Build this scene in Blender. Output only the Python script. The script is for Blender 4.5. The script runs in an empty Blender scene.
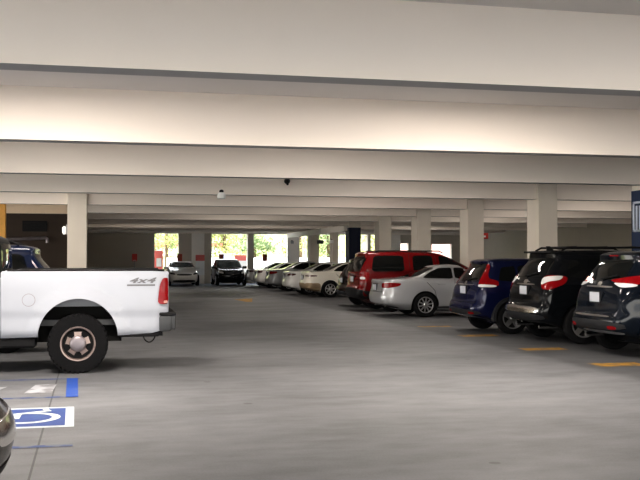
import bpy, bmesh, math, random
import numpy as np
from mathutils import Vector, Matrix
from mathutils.bvhtree import BVHTree

random.seed(7)
PI = math.pi
scn = bpy.context.scene
COL = scn.collection

# ------------------------------------------------------------------ materials
def newmat(name):
    m = bpy.data.materials.new(name); m.use_nodes = True
    nt = m.node_tree
    return m, nt, nt.nodes['Principled BSDF']

def mat(name, col, rough=0.5, metal=0.0, coat=0.0, noise=0.0, scale=8.0, bump=0.0, spec=0.5, emit=None, estr=0.0):
    m, nt, b = newmat(name)
    b.inputs['Roughness'].default_value = rough
    b.inputs['Metallic'].default_value = metal
    b.inputs['Coat Weight'].default_value = coat
    b.inputs['Coat Roughness'].default_value = 0.04
    b.inputs['Specular IOR Level'].default_value = spec
    tc = nt.nodes.new('ShaderNodeTexCoord')
    nz = nt.nodes.new('ShaderNodeTexNoise'); nz.inputs['Scale'].default_value = scale
    nz.inputs['Detail'].default_value = 4
    nt.links.new(tc.outputs['Object'], nz.inputs['Vector'])
    mx = nt.nodes.new('ShaderNodeMix'); mx.data_type = 'RGBA'
    c = Vector(col)
    mx.inputs[6].default_value = (*(c * (1 - noise)), 1)
    mx.inputs[7].default_value = (*[min(1, v * (1 + noise)) for v in c], 1)
    nt.links.new(nz.outputs['Fac'], mx.inputs[0])
    nt.links.new(mx.outputs[2], b.inputs['Base Color'])
    if bump:
        bp = nt.nodes.new('ShaderNodeBump'); bp.inputs['Strength'].default_value = bump
        bp.inputs['Distance'].default_value = 0.01
        nt.links.new(nz.outputs['Fac'], bp.inputs['Height'])
        nt.links.new(bp.outputs['Normal'], b.inputs['Normal'])
    if emit:
        b.inputs['Emission Color'].default_value = (*emit, 1)
        b.inputs['Emission Strength'].default_value = estr
    return m

def paint(name, col, metal=0.0, rough=0.3, coat=1.0, spec=0.5):
    return mat(name, col, rough=rough, metal=metal, coat=coat, spec=spec, noise=0.03, scale=3)

def concrete_floor():
    m, nt, b = newmat('concrete_floor')
    N, L = nt.nodes, nt.links
    tc = N.new('ShaderNodeTexCoord')
    def noise(scale, detail, vec=None, rough=0.6):
        n = N.new('ShaderNodeTexNoise'); n.inputs['Scale'].default_value = scale
        n.inputs['Detail'].default_value = detail; n.inputs['Roughness'].default_value = rough
        L.new(vec or tc.outputs['Object'], n.inputs['Vector']); return n
    def math_(op, a, bb, cl=False):
        n = N.new('ShaderNodeMath'); n.operation = op; n.use_clamp = cl
        for i, v in enumerate((a, bb)):
            if isinstance(v, (int, float)): n.inputs[i].default_value = v
            elif v is not None: L.new(v, n.inputs[i])
        return n.outputs[0]
    mp = N.new('ShaderNodeMapping'); mp.inputs['Scale'].default_value = (1.0, 0.22, 1.0)
    mp.inputs['Rotation'].default_value = (0, 0, 0.0)
    L.new(tc.outputs['Object'], mp.inputs['Vector'])
    mp2 = N.new('ShaderNodeMapping'); mp2.inputs['Scale'].default_value = (0.35, 0.8, 1.0)
    L.new(tc.outputs['Object'], mp2.inputs['Vector'])
    big = noise(0.35, 5); streak = noise(1.1, 6, mp2.outputs[0]); fine = noise(55, 4); mid = noise(5.0, 6, mp2.outputs[0])
    v = math_('MULTIPLY', big.outputs['Fac'], 0.45)
    v = math_('ADD', v, math_('MULTIPLY', streak.outputs['Fac'], 0.55))
    v = math_('ADD', v, math_('MULTIPLY', mid.outputs['Fac'], 0.40))
    v = math_('ADD', v, math_('MULTIPLY', fine.outputs['Fac'], 0.30))
    r = N.new('ShaderNodeValToRGB')
    r.color_ramp.elements[0].position = 0.62; r.color_ramp.elements[0].color = (0.100, 0.102, 0.108, 1)
    r.color_ramp.elements[1].position = 1.02; r.color_ramp.elements[1].color = (0.205, 0.209, 0.220, 1)
    L.new(v, r.inputs['Fac'])
    # small dark oil spots
    vo = N.new('ShaderNodeTexVoronoi'); vo.inputs['Scale'].default_value = 0.9
    L.new(tc.outputs['Object'], vo.inputs['Vector'])
    spot = math_('LESS_THAN', vo.outputs['Distance'], 0.045)
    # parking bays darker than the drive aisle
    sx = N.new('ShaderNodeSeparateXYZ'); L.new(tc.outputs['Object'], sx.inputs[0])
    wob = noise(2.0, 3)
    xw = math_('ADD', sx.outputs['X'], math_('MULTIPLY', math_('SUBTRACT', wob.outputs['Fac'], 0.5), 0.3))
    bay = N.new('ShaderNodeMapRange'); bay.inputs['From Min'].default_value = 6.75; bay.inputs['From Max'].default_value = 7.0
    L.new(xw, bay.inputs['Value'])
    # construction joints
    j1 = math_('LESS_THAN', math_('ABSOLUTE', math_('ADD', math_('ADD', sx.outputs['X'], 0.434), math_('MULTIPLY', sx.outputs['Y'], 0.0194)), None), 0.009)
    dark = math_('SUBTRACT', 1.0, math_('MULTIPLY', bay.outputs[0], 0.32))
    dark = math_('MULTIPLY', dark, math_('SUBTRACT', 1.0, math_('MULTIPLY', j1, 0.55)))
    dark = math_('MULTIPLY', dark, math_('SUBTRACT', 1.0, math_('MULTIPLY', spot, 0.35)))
    mx = N.new('ShaderNodeMix'); mx.data_type = 'RGBA'; mx.blend_type = 'MULTIPLY'; mx.inputs[0].default_value = 1
    L.new(r.outputs[0], mx.inputs[6]); 
    cmb = N.new('ShaderNodeCombineXYZ')
    for i in range(3): L.new(dark, cmb.inputs[i])
    L.new(cmb.outputs[0], mx.inputs[7])
    L.new(mx.outputs[2], b.inputs['Base Color'])
    b.inputs['Roughness'].default_value = 0.62
    b.inputs['Specular IOR Level'].default_value = 0.35
    bp = N.new('ShaderNodeBump'); bp.inputs['Strength'].default_value = 0.15; bp.inputs['Distance'].default_value = 0.01
    L.new(fine.outputs['Fac'], bp.inputs['Height']); L.new(bp.outputs[0], b.inputs['Normal'])
    return m

def worn_paint(name, col, under, wear=0.5, scale=9):
    m, nt, b = newmat(name)
    tc = nt.nodes.new('ShaderNodeTexCoord')
    nz = nt.nodes.new('ShaderNodeTexNoise'); nz.inputs['Scale'].default_value = scale; nz.inputs['Detail'].default_value = 8
    nt.links.new(tc.outputs['Object'], nz.inputs['Vector'])
    r = nt.nodes.new('ShaderNodeValToRGB')
    r.color_ramp.elements[0].position = wear - 0.08; r.color_ramp.elements[0].color = (*under, 1)
    r.color_ramp.elements[1].position = wear + 0.08; r.color_ramp.elements[1].color = (*col, 1)
    nt.links.new(nz.outputs['Fac'], r.inputs['Fac'])
    nt.links.new(r.outputs[0], b.inputs['Base Color'])
    b.inputs['Roughness'].default_value = 0.7
    return m

M = {}
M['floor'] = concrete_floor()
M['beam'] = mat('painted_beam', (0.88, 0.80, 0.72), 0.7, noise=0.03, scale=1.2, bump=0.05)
M['under'] = mat('shaded_beam_underside', (0.40, 0.39, 0.39), 0.8, noise=0.05)  # shade under the beams put into a darker colour
M['soffit'] = mat('painted_ceiling', (0.74, 0.71, 0.69), 0.8, noise=0.04, scale=1.0)
M['column'] = mat('painted_column', (0.72, 0.66, 0.58), 0.7, noise=0.05, scale=2.0, bump=0.05)
M['wall'] = mat('beige_wall', (0.50, 0.45, 0.38), 0.8, noise=0.05, scale=1.5)
M['white_wall'] = mat('white_wall', (0.85, 0.80, 0.74), 0.8, noise=0.03)
M['brown_wall'] = mat('brown_wall', (0.060, 0.043, 0.033), 0.85, noise=0.15, scale=2)
M['pink_wall'] = mat('pink_outside_wall', (0.55, 0.34, 0.29), 0.8, noise=0.08)
M['peach'] = mat('peach_lit_beam', (0.85, 0.68, 0.50), 0.7, noise=0.05)
M['orange'] = mat('orange_post', (0.75, 0.40, 0.10), 0.6, noise=0.2)
M['black'] = mat('black_plastic', (0.010, 0.010, 0.011), 0.55, noise=0.2, spec=0.25)
M['trim'] = mat('dark_trim', (0.022, 0.023, 0.026), 0.6, noise=0.2, spec=0.25)
M['grey_trim'] = mat('grey_trim', (0.055, 0.058, 0.062), 0.5, noise=0.15)
M['tyre'] = mat('tyre_rubber', (0.009, 0.009, 0.010), 0.85, noise=0.3, scale=30, bump=0.3, spec=0.2)
M['well'] = mat('wheel_well', (0.006, 0.006, 0.006), 0.95)
M['glass'] = mat('dark_glass', (0.006, 0.007, 0.007), 0.04, noise=0.1, spec=0.35)
M['liner'] = mat('shaded_bed_wall', (0.22, 0.23, 0.25), 0.6, noise=0.1)  # white inner bed wall turned grey, its shade put into the colour
M['badge'] = mat('badge_grey', (0.16, 0.16, 0.17), 0.4, noise=0.1)
M['glass2'] = mat('grey_glass', (0.05, 0.065, 0.06), 0.05, noise=0.3, scale=2.0, spec=0.6)
M['chrome'] = mat('chrome', (0.72, 0.71, 0.69), 0.16, metal=1.0)
M['alloy'] = mat('alloy', (0.62, 0.62, 0.63), 0.28, metal=0.9, noise=0.05)
M['old_alloy'] = mat('old_alloy', (0.33, 0.26, 0.235), 0.36, metal=0.75, noise=0.25, scale=12)
M['hub'] = mat('hub_grey', (0.30, 0.27, 0.285), 0.4, metal=0.6, noise=0.2)
M['red_lens'] = mat('red_lens', (0.24, 0.004, 0.007), 0.15, coat=0.0, spec=0.3, noise=0.3, scale=12)
M['dark_lens'] = mat('smoked_lens', (0.06, 0.012, 0.014), 0.1, coat=0.8)
M['pink_lens'] = mat('pink_lens', (0.50, 0.24, 0.20), 0.2, noise=0.1)
M['clear_lens'] = mat('clear_lens', (0.75, 0.74, 0.74), 0.1, coat=0.6, noise=0.1, scale=14)
M['plate'] = mat('plate_white', (0.56, 0.58, 0.63), 0.4, noise=0.12, scale=14)
M['white_paint'] = paint('white_truck_paint', (0.42, 0.44, 0.49), rough=0.4, coat=0.3)
M['navy'] = mat('navy_paint', (0.012, 0.030, 0.085), 0.6, noise=0.1)
M['navy_dark'] = mat('navy_paint_deep', (0.008, 0.014, 0.045), 0.6, noise=0.1)
M['sign_white'] = mat('sign_white', (0.68, 0.73, 0.83), 0.6, noise=0.05)
M['red_sign'] = mat('red_sign', (0.62, 0.05, 0.035), 0.5, noise=0.1)
M['red_brown'] = mat('red_brown_sign', (0.30, 0.045, 0.02), 0.5, noise=0.2)
M['pink_red'] = mat('faded_red_banner', (0.72, 0.18, 0.16), 0.7, noise=0.1)
M['white_matte'] = mat('white_matte', (0.85, 0.85, 0.84), 0.6, noise=0.04)
M['pale_blue'] = mat('pale_blue', (0.50, 0.62, 0.86), 0.6, noise=0.05)
M['steel'] = mat('steel_grey', (0.35, 0.35, 0.35), 0.45, metal=0.6, noise=0.1)
M['blue_mark'] = worn_paint('blue_mark', (0.015, 0.07, 0.34), (0.08, 0.12, 0.26), 0.36)
M['blue_line'] = worn_paint('blue_line', (0.04, 0.07, 0.20), (0.13, 0.15, 0.20), 0.47, 6)
M['symbol_blue'] = worn_paint('symbol_blue', (0.025, 0.06, 0.24), (0.04, 0.09, 0.25), 0.4)
M['white_mark'] = worn_paint('white_mark', (0.56, 0.62, 0.65), (0.42, 0.48, 0.51), 0.40)
M['white_worn'] = worn_paint('white_worn', (0.40, 0.41, 0.44), (0.22, 0.22, 0.23), 0.47, 5)
M['yellow_worn'] = worn_paint('yellow_worn', (0.42, 0.23, 0.035), (0.19, 0.135, 0.07), 0.47, 5)
M['bark'] = mat('bark', (0.13, 0.085, 0.05), 0.9, noise=0.3, scale=14, bump=0.4)
M['leaf_a'] = mat('leaf_yellow_green', (0.33, 0.34, 0.11), 0.6, noise=0.35, scale=2.0)
M['leaf_b'] = mat('leaf_green', (0.17, 0.23, 0.085), 0.6, noise=0.4, scale=2.0)
M['ground'] = mat('pale_ground', (0.66, 0.62, 0.56), 0.9, noise=0.15, scale=0.6)
M['lawn'] = mat('pale_lawn', (0.36, 0.36, 0.15), 0.9, noise=0.45, scale=0.9)
M['lamp_glow'] = mat('lamp_diffuser', (0.9, 0.9, 0.88), 0.4, emit=(1, 0.95, 0.88), estr=0.3)

# ------------------------------------------------------------------ helpers
def link(name, me, m, parent=None, smooth=None):
    o = bpy.data.objects.new(name, me); COL.objects.link(o)
    if m is not None:
        for mm in (m if isinstance(m, (list, tuple)) else [m]): me.materials.append(mm)
    if smooth is not None:
        for p in me.polygons: p.use_smooth = True
        me.set_sharp_from_angle(angle=math.radians(smooth))
    if parent is not None: o.parent = parent
    return o

def obj(name, bm, m, parent=None, smooth=None):
    bmesh.ops.recalc_face_normals(bm, faces=bm.faces[:])
    me = bpy.data.meshes.new(name); bm.to_mesh(me); bm.free()
    return link(name, me, m, parent, smooth)

def tag(o, label=None, cat=None, group=None, kind=None):
    if label: o['label'] = label
    if cat: o['category'] = cat
    if group: o['group'] = group
    if kind: o['kind'] = kind
    return o

def struct(name, bm, m, label=None, smooth=None):
    o = obj(name, bm, m, None, smooth); o['kind'] = 'structure'
    if label: o['label'] = label
    return o

def thing(name, label, cat, loc=(0, 0, 0), rz=0, group=None):
    o = bpy.data.objects.new(name, None); COL.objects.link(o)
    o.location = loc; o.rotation_euler = (0, 0, rz)
    return tag(o, label, cat, group)

def box(bm, x0, x1, y0, y1, z0, z1, bev=0.0):
    v = [bm.verts.new((x, y, z)) for z in (z0, z1) for y in (y0, y1) for x in (x0, x1)]
    fs = [(0, 2, 3, 1), (4, 5, 7, 6), (0, 1, 5, 4), (2, 6, 7, 3), (0, 4, 6, 2), (1, 3, 7, 5)]
    faces = [bm.faces.new([v[i] for i in f]) for f in fs]
    if bev:
        es = list({e for f in faces for e in f.edges})
        bmesh.ops.bevel(bm, geom=es, offset=bev, segments=2, profile=0.5, affect='EDGES', clamp_overlap=True)
    return bm

def B(*a, **k): return box(bmesh.new(), *a, **k)

def prism(bm, pts, axis, a0, a1):
    """extrude a 2D polygon; axis 'y': pts=(x,z); 'x': pts=(y,z); 'z': pts=(x,y)"""
    def mk(p, a):
        return {'y': (p[0], a, p[1]), 'x': (a, p[0], p[1]), 'z': (p[0], p[1], a)}[axis]
    A = [bm.verts.new(mk(p, a0)) for p in pts]; Bv = [bm.verts.new(mk(p, a1)) for p in pts]
    n = len(pts)
    bm.faces.new(A[::-1]); bm.faces.new(Bv)
    for i in range(n): bm.faces.new((A[i], A[(i + 1) % n], Bv[(i + 1) % n], Bv[i]))
    return bm

def lathe(bm, prof, axis='z', c=(0, 0, 0), n=32):
    """prof: (radius, height) along axis"""
    rings = []
    for r, h in prof:
        ring = []
        for k in range(n):
            a = 2 * PI * k / n
            p = {'z': (r * math.cos(a), r * math.sin(a), h), 'y': (r * math.cos(a), h, r * math.sin(a)), 'x': (h, r * math.cos(a), r * math.sin(a))}[axis]
            ring.append(bm.verts.new((p[0] + c[0], p[1] + c[1], p[2] + c[2])))
        rings.append(ring)
    for a, b2 in zip(rings, rings[1:]):
        for k in range(n): bm.faces.new((a[k], a[(k + 1) % n], b2[(k + 1) % n], b2[k]))
    bm.faces.new(rings[0][::-1]); bm.faces.new(rings[-1])
    return bm

def tube(bm, pts, r, n=8):
    pts = [Vector(p) for p in pts]; rings = []
    for i, p in enumerate(pts):
        t = (pts[min(i + 1, len(pts) - 1)] - pts[max(i - 1, 0)]).normalized()
        a = t.cross(Vector((0, 0, 1)))
        if a.length < 1e-3: a = t.cross(Vector((1, 0, 0)))
        a.normalize(); b2 = t.cross(a)
        rr = r[i] if isinstance(r, (list, tuple)) else r
        rings.append([bm.verts.new(p + (a * math.cos(2 * PI * k / n) + b2 * math.sin(2 * PI * k / n)) * rr) for k in range(n)])
    for a, b2 in zip(rings, rings[1:]):
        for k in range(n): bm.faces.new((a[k], a[(k + 1) % n], b2[(k + 1) % n], b2[k]))
    bm.faces.new(rings[0][::-1]); bm.faces.new(rings[-1])
    return bm

def chaikin(poly, it=2, amt=0.25):
    for _ in range(it):
        out = []
        for i in range(len(poly)):
            a, b2 = Vector(poly[i]), Vector(poly[(i + 1) % len(poly)])
            out += [a.lerp(b2, amt), a.lerp(b2, 1 - amt)]
        poly = [tuple(p) for p in out]
    return poly

def cells(poly, step):
    """2D polygon -> bmesh in the XY plane cut into small cells"""
    bm = bmesh.new()
    f = bm.faces.new([bm.verts.new((p[0], p[1], 0)) for p in poly])
    bmesh.ops.triangulate(bm, faces=[f])
    for ax in (0, 1):
        lo = min(p[ax] for p in poly); hi = max(p[ax] for p in poly)
        k = math.floor(lo / step) + 1
        while k * step < hi - 1e-4:
            no = (1, 0, 0) if ax == 0 else (0, 1, 0)
            co = (k * step, 0, 0) if ax == 0 else (0, k * step, 0)
            bmesh.ops.bisect_plane(bm, geom=bm.verts[:] + bm.edges[:] + bm.faces[:], dist=1e-5, plane_co=co, plane_no=no)
            k += 1
    return bm

def rim_extrude(bm, vec):
    be = [e for e in bm.edges if len(e.link_faces) == 1]
    r = bmesh.ops.extrude_edge_only(bm, edges=be)
    vs = [g for g in r['geom'] if isinstance(g, bmesh.types.BMVert)]
    bmesh.ops.translate(bm, verts=vs, vec=vec)

def project(name, bvh, poly, view, m, parent, off=0.004, thick=0.012, step=0.06, rnd=2, amt=0.2, smooth=40):
    """polygon drawn in a view ('side-' from -y, 'side+' from +y, 'rear', 'front', or an angle) laid onto the body"""
    if rnd: poly = chaikin(poly, rnd, amt)
    if view == 'side-': o, u, d = Vector((0, -4, 0)), Vector((1, 0, 0)), Vector((0, 1, 0))
    elif view == 'side+': o, u, d = Vector((0, 4, 0)), Vector((1, 0, 0)), Vector((0, -1, 0))
    elif view == 'rear': o, u, d = Vector((-4, 0, 0)), Vector((0, 1, 0)), Vector((1, 0, 0))
    elif view == 'front': o, u, d = Vector((9, 0, 0)), Vector((0, 1, 0)), Vector((-1, 0, 0))
    elif view == 'top': o, u, d = Vector((0, 0, 5)), Vector((1, 0, 0)), Vector((0, 0, -1))
    else:  # ('diag', ox, oy, ang): horizontal direction at an angle, u = perpendicular
        _, ox, oy, ang = view
        d = Vector((math.cos(ang), math.sin(ang), 0)); u = Vector((-d.y, d.x, 0)); o = Vector((ox, oy, 0)) - d * 3
    v = Vector((0, 1, 0)) if view == 'top' else Vector((0, 0, 1))
    bm = cells(poly, step)
    for vt in bm.verts:
        p = o + u * vt.co.x + v * vt.co.y
        loc, nor, _, _ = bvh.ray_cast(p, d)
        if loc is None:
            # walk to the closest point of the shell
            loc, nor, _, _ = bvh.find_nearest(p + d * 3)
        if nor.dot(d) > 0: nor = -nor
        vt.co = loc + nor * off
    rim_extrude(bm, d * thick)
    return obj(name, bm, m, parent, smooth)

# ------------------------------------------------------------------ car bodies lofted from plan outlines
def pchip(xs, ys, q):
    xs = np.array(xs, float); ys = np.array(ys, float); h = np.diff(xs); dl = np.diff(ys) / h
    n = len(xs); d = np.zeros(n)
    for i in range(1, n - 1):
        if dl[i - 1] * dl[i] > 0:
            w1 = 2 * h[i] + h[i - 1]; w2 = h[i] + 2 * h[i - 1]
            d[i] = (w1 + w2) / (w1 / dl[i - 1] + w2 / dl[i])
    d[0], d[-1] = dl[0], dl[-1]
    k = min(max(np.searchsorted(xs, q) - 1, 0), n - 2)
    t = (q - xs[k]) / h[k]
    return ((1 + 2 * t) * (1 - t) ** 2 * ys[k] + t * (1 - t) ** 2 * h[k] * d[k] + t * t * (3 - 2 * t) * ys[k + 1] + t * t * (t - 1) * h[k] * d[k + 1])

def outline(xr, xf, hr, hm, hf, rr, rf, br, bf):
    pts = []
    rr = min(rr, hr * 0.95, (xf - xr) * 0.4); rf = min(rf, hf * 0.95, (xf - xr) * 0.4)
    n1, n2, n3 = 5, 7, 26
    for i in range(n1):
        y = (hr - rr) * i / n1
        pts.append((xr + br * (y / hr) ** 2, y))
    x0 = xr + br * ((hr - rr) / hr) ** 2
    for i in range(n2):
        a = (PI / 2) * i / n2
        pts.append((x0 + rr * (1 - math.cos(a)), hr - rr + rr * math.sin(a)))
    xa = x0 + rr; xb0 = xf - bf * ((hf - rf) / hf) ** 2; xb = xb0 - rf
    for i in range(n3):
        t = i / n3
        if t < 0.5: s = 1 - 2 * t; y = hm + (hr - hm) * s * s
        else: s = 2 * t - 1; y = hm + (hf - hm) * s * s
        pts.append((xa + (xb - xa) * t, y))
    for i in range(n2):
        a = (PI / 2) * i / n2
        pts.append((xb + rf * math.sin(a), hf - rf + rf * math.cos(a)))
    for i in range(n1 + 1):
        y = (hf - rf) * (1 - i / n1)
        pts.append((xf - bf * (y / hf) ** 2, y))
    full = pts + [(x, -y) for x, y in pts[-2:0:-1]]
    return full

def loft(keys, dz=0.035):
    """keys: rows (z, xr, xf, hr, hm, hf, rr, rf, br, bf)"""
    zs = [k[0] for k in keys]; q = []
    for a, b2 in zip(zs, zs[1:]):
        n = max(2, int(math.ceil((b2 - a) / dz)))
        q += [a + (b2 - a) * i / n for i in range(n)]
    q.append(zs[-1])
    bm = bmesh.new(); rings = []
    for z in q:
        p = [float(pchip(zs, [k[j] for k in keys], z)) for j in range(1, 10)]
        rings.append([bm.verts.new((x, y, z)) for x, y in outline(*p)])
    for a, b2 in zip(rings, rings[1:]):
        n = len(a)
        for k in range(n): bm.faces.new((a[k], a[(k + 1) % n], b2[(k + 1) % n], b2[k]))
    bm.faces.new(rings[0][::-1]); bm.faces.new(rings[-1])
    bmesh.ops.recalc_face_normals(bm, faces=bm.faces[:])
    return bm

def cut_wells(me, wells, hw):
    """boolean the four wheel wells out of a body mesh; dark faces inside"""
    tmp = bpy.data.objects.new('tmp_body', me); COL.objects.link(tmp)
    cb = bmesh.new()
    for wx, wz, R in wells:
        for s in (-1, 1):
            a, b2 = sorted((s * (hw - 0.30), s * (hw + 0.4)))
            lathe(cb, [(R, a), (R, b2)], 'y', (wx, 0, wz), 40)
    bmesh.ops.recalc_face_normals(cb, faces=cb.faces[:])
    cme = bpy.data.meshes.new('cut'); cb.to_mesh(cme); cb.free()
    cut = bpy.data.objects.new('tmp_cut', cme); COL.objects.link(cut)
    md = tmp.modifiers.new('b', 'BOOLEAN'); md.object = cut; md.operation = 'DIFFERENCE'; md.solver = 'EXACT'
    bpy.context.view_layer.update()
    dg = bpy.context.evaluated_depsgraph_get()
    out = bpy.data.meshes.new_from_object(tmp.evaluated_get(dg))
    bpy.data.objects.remove(tmp); bpy.data.objects.remove(cut)
    return out

def darken_wells(me, wells, hw):
    for p in me.polygons:
        c = p.center
        for wx, wz, R in wells:
            d = math.hypot(c.x - wx, c.z - wz)
            if d < R + 0.004 and abs(c.y) < hw + 0.02:
                radial = Vector((c.x - wx, 0, c.z - wz)).normalized()
                if abs(d - R) < 0.02 and p.normal.dot(radial) < -0.7 or abs(abs(c.y) - (hw - 0.30)) < 0.01:
                    p.material_index = 1

def wheel(parent, x, y, R, w, rr, rim_mat, side, style='ten'):
    """tyre with a rim child; side = -1 outer face towards -y"""
    bm = bmesh.new()
    h = w / 2
    prof = [(rr * 0.96, -h * 0.75), (rr * 1.04, -h * 0.95), (R * 0.90, -h), (R * 0.975, -h * 0.86), (R, -h * 0.6), (R, 0), (R, h * 0.6), (R * 0.975, h * 0.86), (R * 0.90, h), (rr * 1.04, h * 0.95), (rr * 0.96, h * 0.75)]
    lathe(bm, prof, 'y', (0, 0, 0), 40)
    t = obj('wheel', bm, M['tyre'], parent, 35); t.location = (x, y, R)
    rb = bmesh.new(); f = side * h
    # lip ring
    lp = [(rr * 0.90, f * 0.55), (rr * 0.90, f * 0.92), (rr * 0.95, f * 1.02), (rr * 1.02, f * 1.0), (rr * 1.02, f * 0.6)]
    lathe(rb, lp if side > 0 else lp[::-1], 'y', (0, 0, 0), 40)
    rb.faces.ensure_lookup_table()
    caps = [fc for fc in rb.faces if len(fc.verts) > 20]
    bmesh.ops.delete(rb, geom=caps, context='FACES_ONLY')
    n = {'ten': 10, 'five': 5, 'seven': 7, 'steel': 8}[style]
    wd = {'ten': 0.10, 'five': 0.24, 'seven': 0.15, 'steel': 0.25}[style]
    for k in range(n):
        a = 2 * PI * k / n + 0.2
        ca, sa = math.cos(a), math.sin(a)
        ri, ro = rr * 0.12, rr * 0.93; wi, wo = rr * wd, rr * wd * 0.85
        pts = [(ri, -wi), (ro, -wo), (ro, wo), (ri, wi)]
        lv = []
        for (r_, t_) in pts:
            for dep, k2 in ((f * (0.86 if r_ > rr * 0.5 else 0.78), 0), (f * 0.45, 1)):
                lv.append(rb.verts.new((r_ * ca - t_ * sa, dep, r_ * sa + t_ * ca)))
        top = lv[0::2]; bot = lv[1::2]
        rb.faces.new(top); rb.faces.new(bot[::-1])
        for i in range(4): rb.faces.new((top[i], top[(i + 1) % 4], bot[(i + 1) % 4], bot[i]))
    lathe(rb, [(rr * 0.28, f * 0.4), (rr * 0.27, f * 0.82), (rr * 0.18, f * 0.95)] if side > 0 else [(rr * 0.18, f * 0.95), (rr * 0.27, f * 0.82), (rr * 0.28, f * 0.4)], 'y', (0, 0, 0), 20)
    obj('rim', rb, rim_mat, t, 35)
    return t

def mirror(poly): return [(-a, b2) for a, b2 in poly]

def scale_keys(keys, sx, sy, sz):
    return [(k[0] * sz, k[1] * sx, k[2] * sx, k[3] * sy, k[4] * sy, k[5] * sy, k[6], k[7], k[8], k[9]) for k in keys]

# (z, x_rear, x_front, half width rear/mid/front, corner radius rear/front, bow rear/front)
SUV = [
    (0.20, 0.70, 4.30, 0.70, 0.78, 0.68, 0.20, 0.30, 0.02, 0.05),
    (0.28, 0.50, 4.42, 0.76, 0.85, 0.74, 0.22, 0.36, 0.04, 0.08),
    (0.40, 0.06, 4.50, 0.81, 0.895, 0.78, 0.24, 0.40, 0.06, 0.12),
    (0.52, 0.00, 4.53, 0.83, 0.91, 0.79, 0.24, 0.42, 0.07, 0.14),
    (0.64, 0.02, 4.53, 0.835, 0.912, 0.79, 0.24, 0.42, 0.07, 0.14),
    (0.70, 0.07, 4.52, 0.835, 0.91, 0.79, 0.22, 0.42, 0.06, 0.14),
    (0.86, 0.10, 4.42, 0.835, 0.91, 0.78, 0.22, 0.40, 0.06, 0.14),
    (0.97, 0.13, 4.10, 0.825, 0.895, 0.77, 0.22, 0.34, 0.06, 0.12),
    (1.04, 0.16, 3.62, 0.81, 0.88, 0.77, 0.22, 0.25, 0.06, 0.10),
    (1.10, 0.19, 3.36, 0.785, 0.85, 0.75, 0.20, 0.20, 0.06, 0.10),
    (1.30, 0.33, 2.98, 0.715, 0.775, 0.70, 0.18, 0.20, 0.06, 0.12),
    (1.48, 0.46, 2.62, 0.655, 0.71, 0.64, 0.16, 0.20, 0.06, 0.14),
    (1.57, 0.46, 2.40, 0.62, 0.675, 0.60, 0.14, 0.22, 0.06, 0.16),
    (1.62, 0.60, 2.10, 0.55, 0.60, 0.54, 0.16, 0.26, 0.06, 0.18),
    (1.645, 0.95, 1.80, 0.30, 0.38, 0.30, 0.18, 0.20, 0.06, 0.10),
]
SEDAN = [
    (0.19, 0.62, 4.55, 0.70, 0.78, 0.68, 0.22, 0.34, 0.03, 0.08),
    (0.26, 0.42, 4.70, 0.77, 0.86, 0.74, 0.26, 0.40, 0.06, 0.12),
    (0.38, 0.04, 4.80, 0.82, 0.90, 0.78, 0.30, 0.46, 0.08, 0.16),
    (0.54, 0.00, 4.84, 0.83, 0.912, 0.79, 0.32, 0.48, 0.09, 0.18),
    (0.66, 0.03, 4.80, 0.83, 0.91, 0.79, 0.32, 0.46, 0.09, 0.18),
    (0.78, 0.07, 4.62, 0.825, 0.905, 0.78, 0.30, 0.42, 0.08, 0.16),
    (0.87, 0.08, 4.30, 0.815, 0.895, 0.77, 0.28, 0.36, 0.08, 0.14),
    (0.96, 0.08, 3.85, 0.80, 0.88, 0.77, 0.26, 0.30, 0.08, 0.12),
    (1.015, 0.11, 3.48, 0.79, 0.86, 0.76, 0.26, 0.24, 0.08, 0.10),
    (1.045, 0.50, 3.30, 0.77, 0.835, 0.74, 0.26, 0.20, 0.08, 0.10),
    (1.075, 0.90, 3.18, 0.74, 0.80, 0.72, 0.22, 0.20, 0.08, 0.12),
    (1.22, 1.28, 2.84, 0.655, 0.71, 0.65, 0.20, 0.20, 0.08, 0.14),
    (1.34, 1.58, 2.56, 0.59, 0.645, 0.59, 0.18, 0.20, 0.08, 0.14),
    (1.40, 1.82, 2.36, 0.53, 0.58, 0.53, 0.18, 0.22, 0.06, 0.12),
    (1.435, 2.05, 2.20, 0.25, 0.3, 0.25, 0.10, 0.10, 0.02, 0.04),
]
# the roof rows: a sedan's roof is long and nearly flat
SEDAN[-2] = (1.405, 1.74, 2.44, 0.54, 0.595, 0.54, 0.18, 0.22, 0.06, 0.12)

def strip(bvh, pts, w, view, parent, name, m, off=0.003):
    """thin seam/moulding along a 2D polyline in a view"""
    left, right = [], []
    for i, p in enumerate(pts):
        a = Vector(pts[max(0, i - 1)]); b2 = Vector(pts[min(len(pts) - 1, i + 1)])
        t = (b2 - a).normalized(); nrm = Vector((-t.y, t.x)) * w / 2
        left.append(tuple(Vector(p) + nrm)); right.append(tuple(Vector(p) - nrm))
    return project(name, bvh, left + right[::-1], view, m, parent, off=off, thick=0.006, rnd=0, step=0.08)

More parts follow.
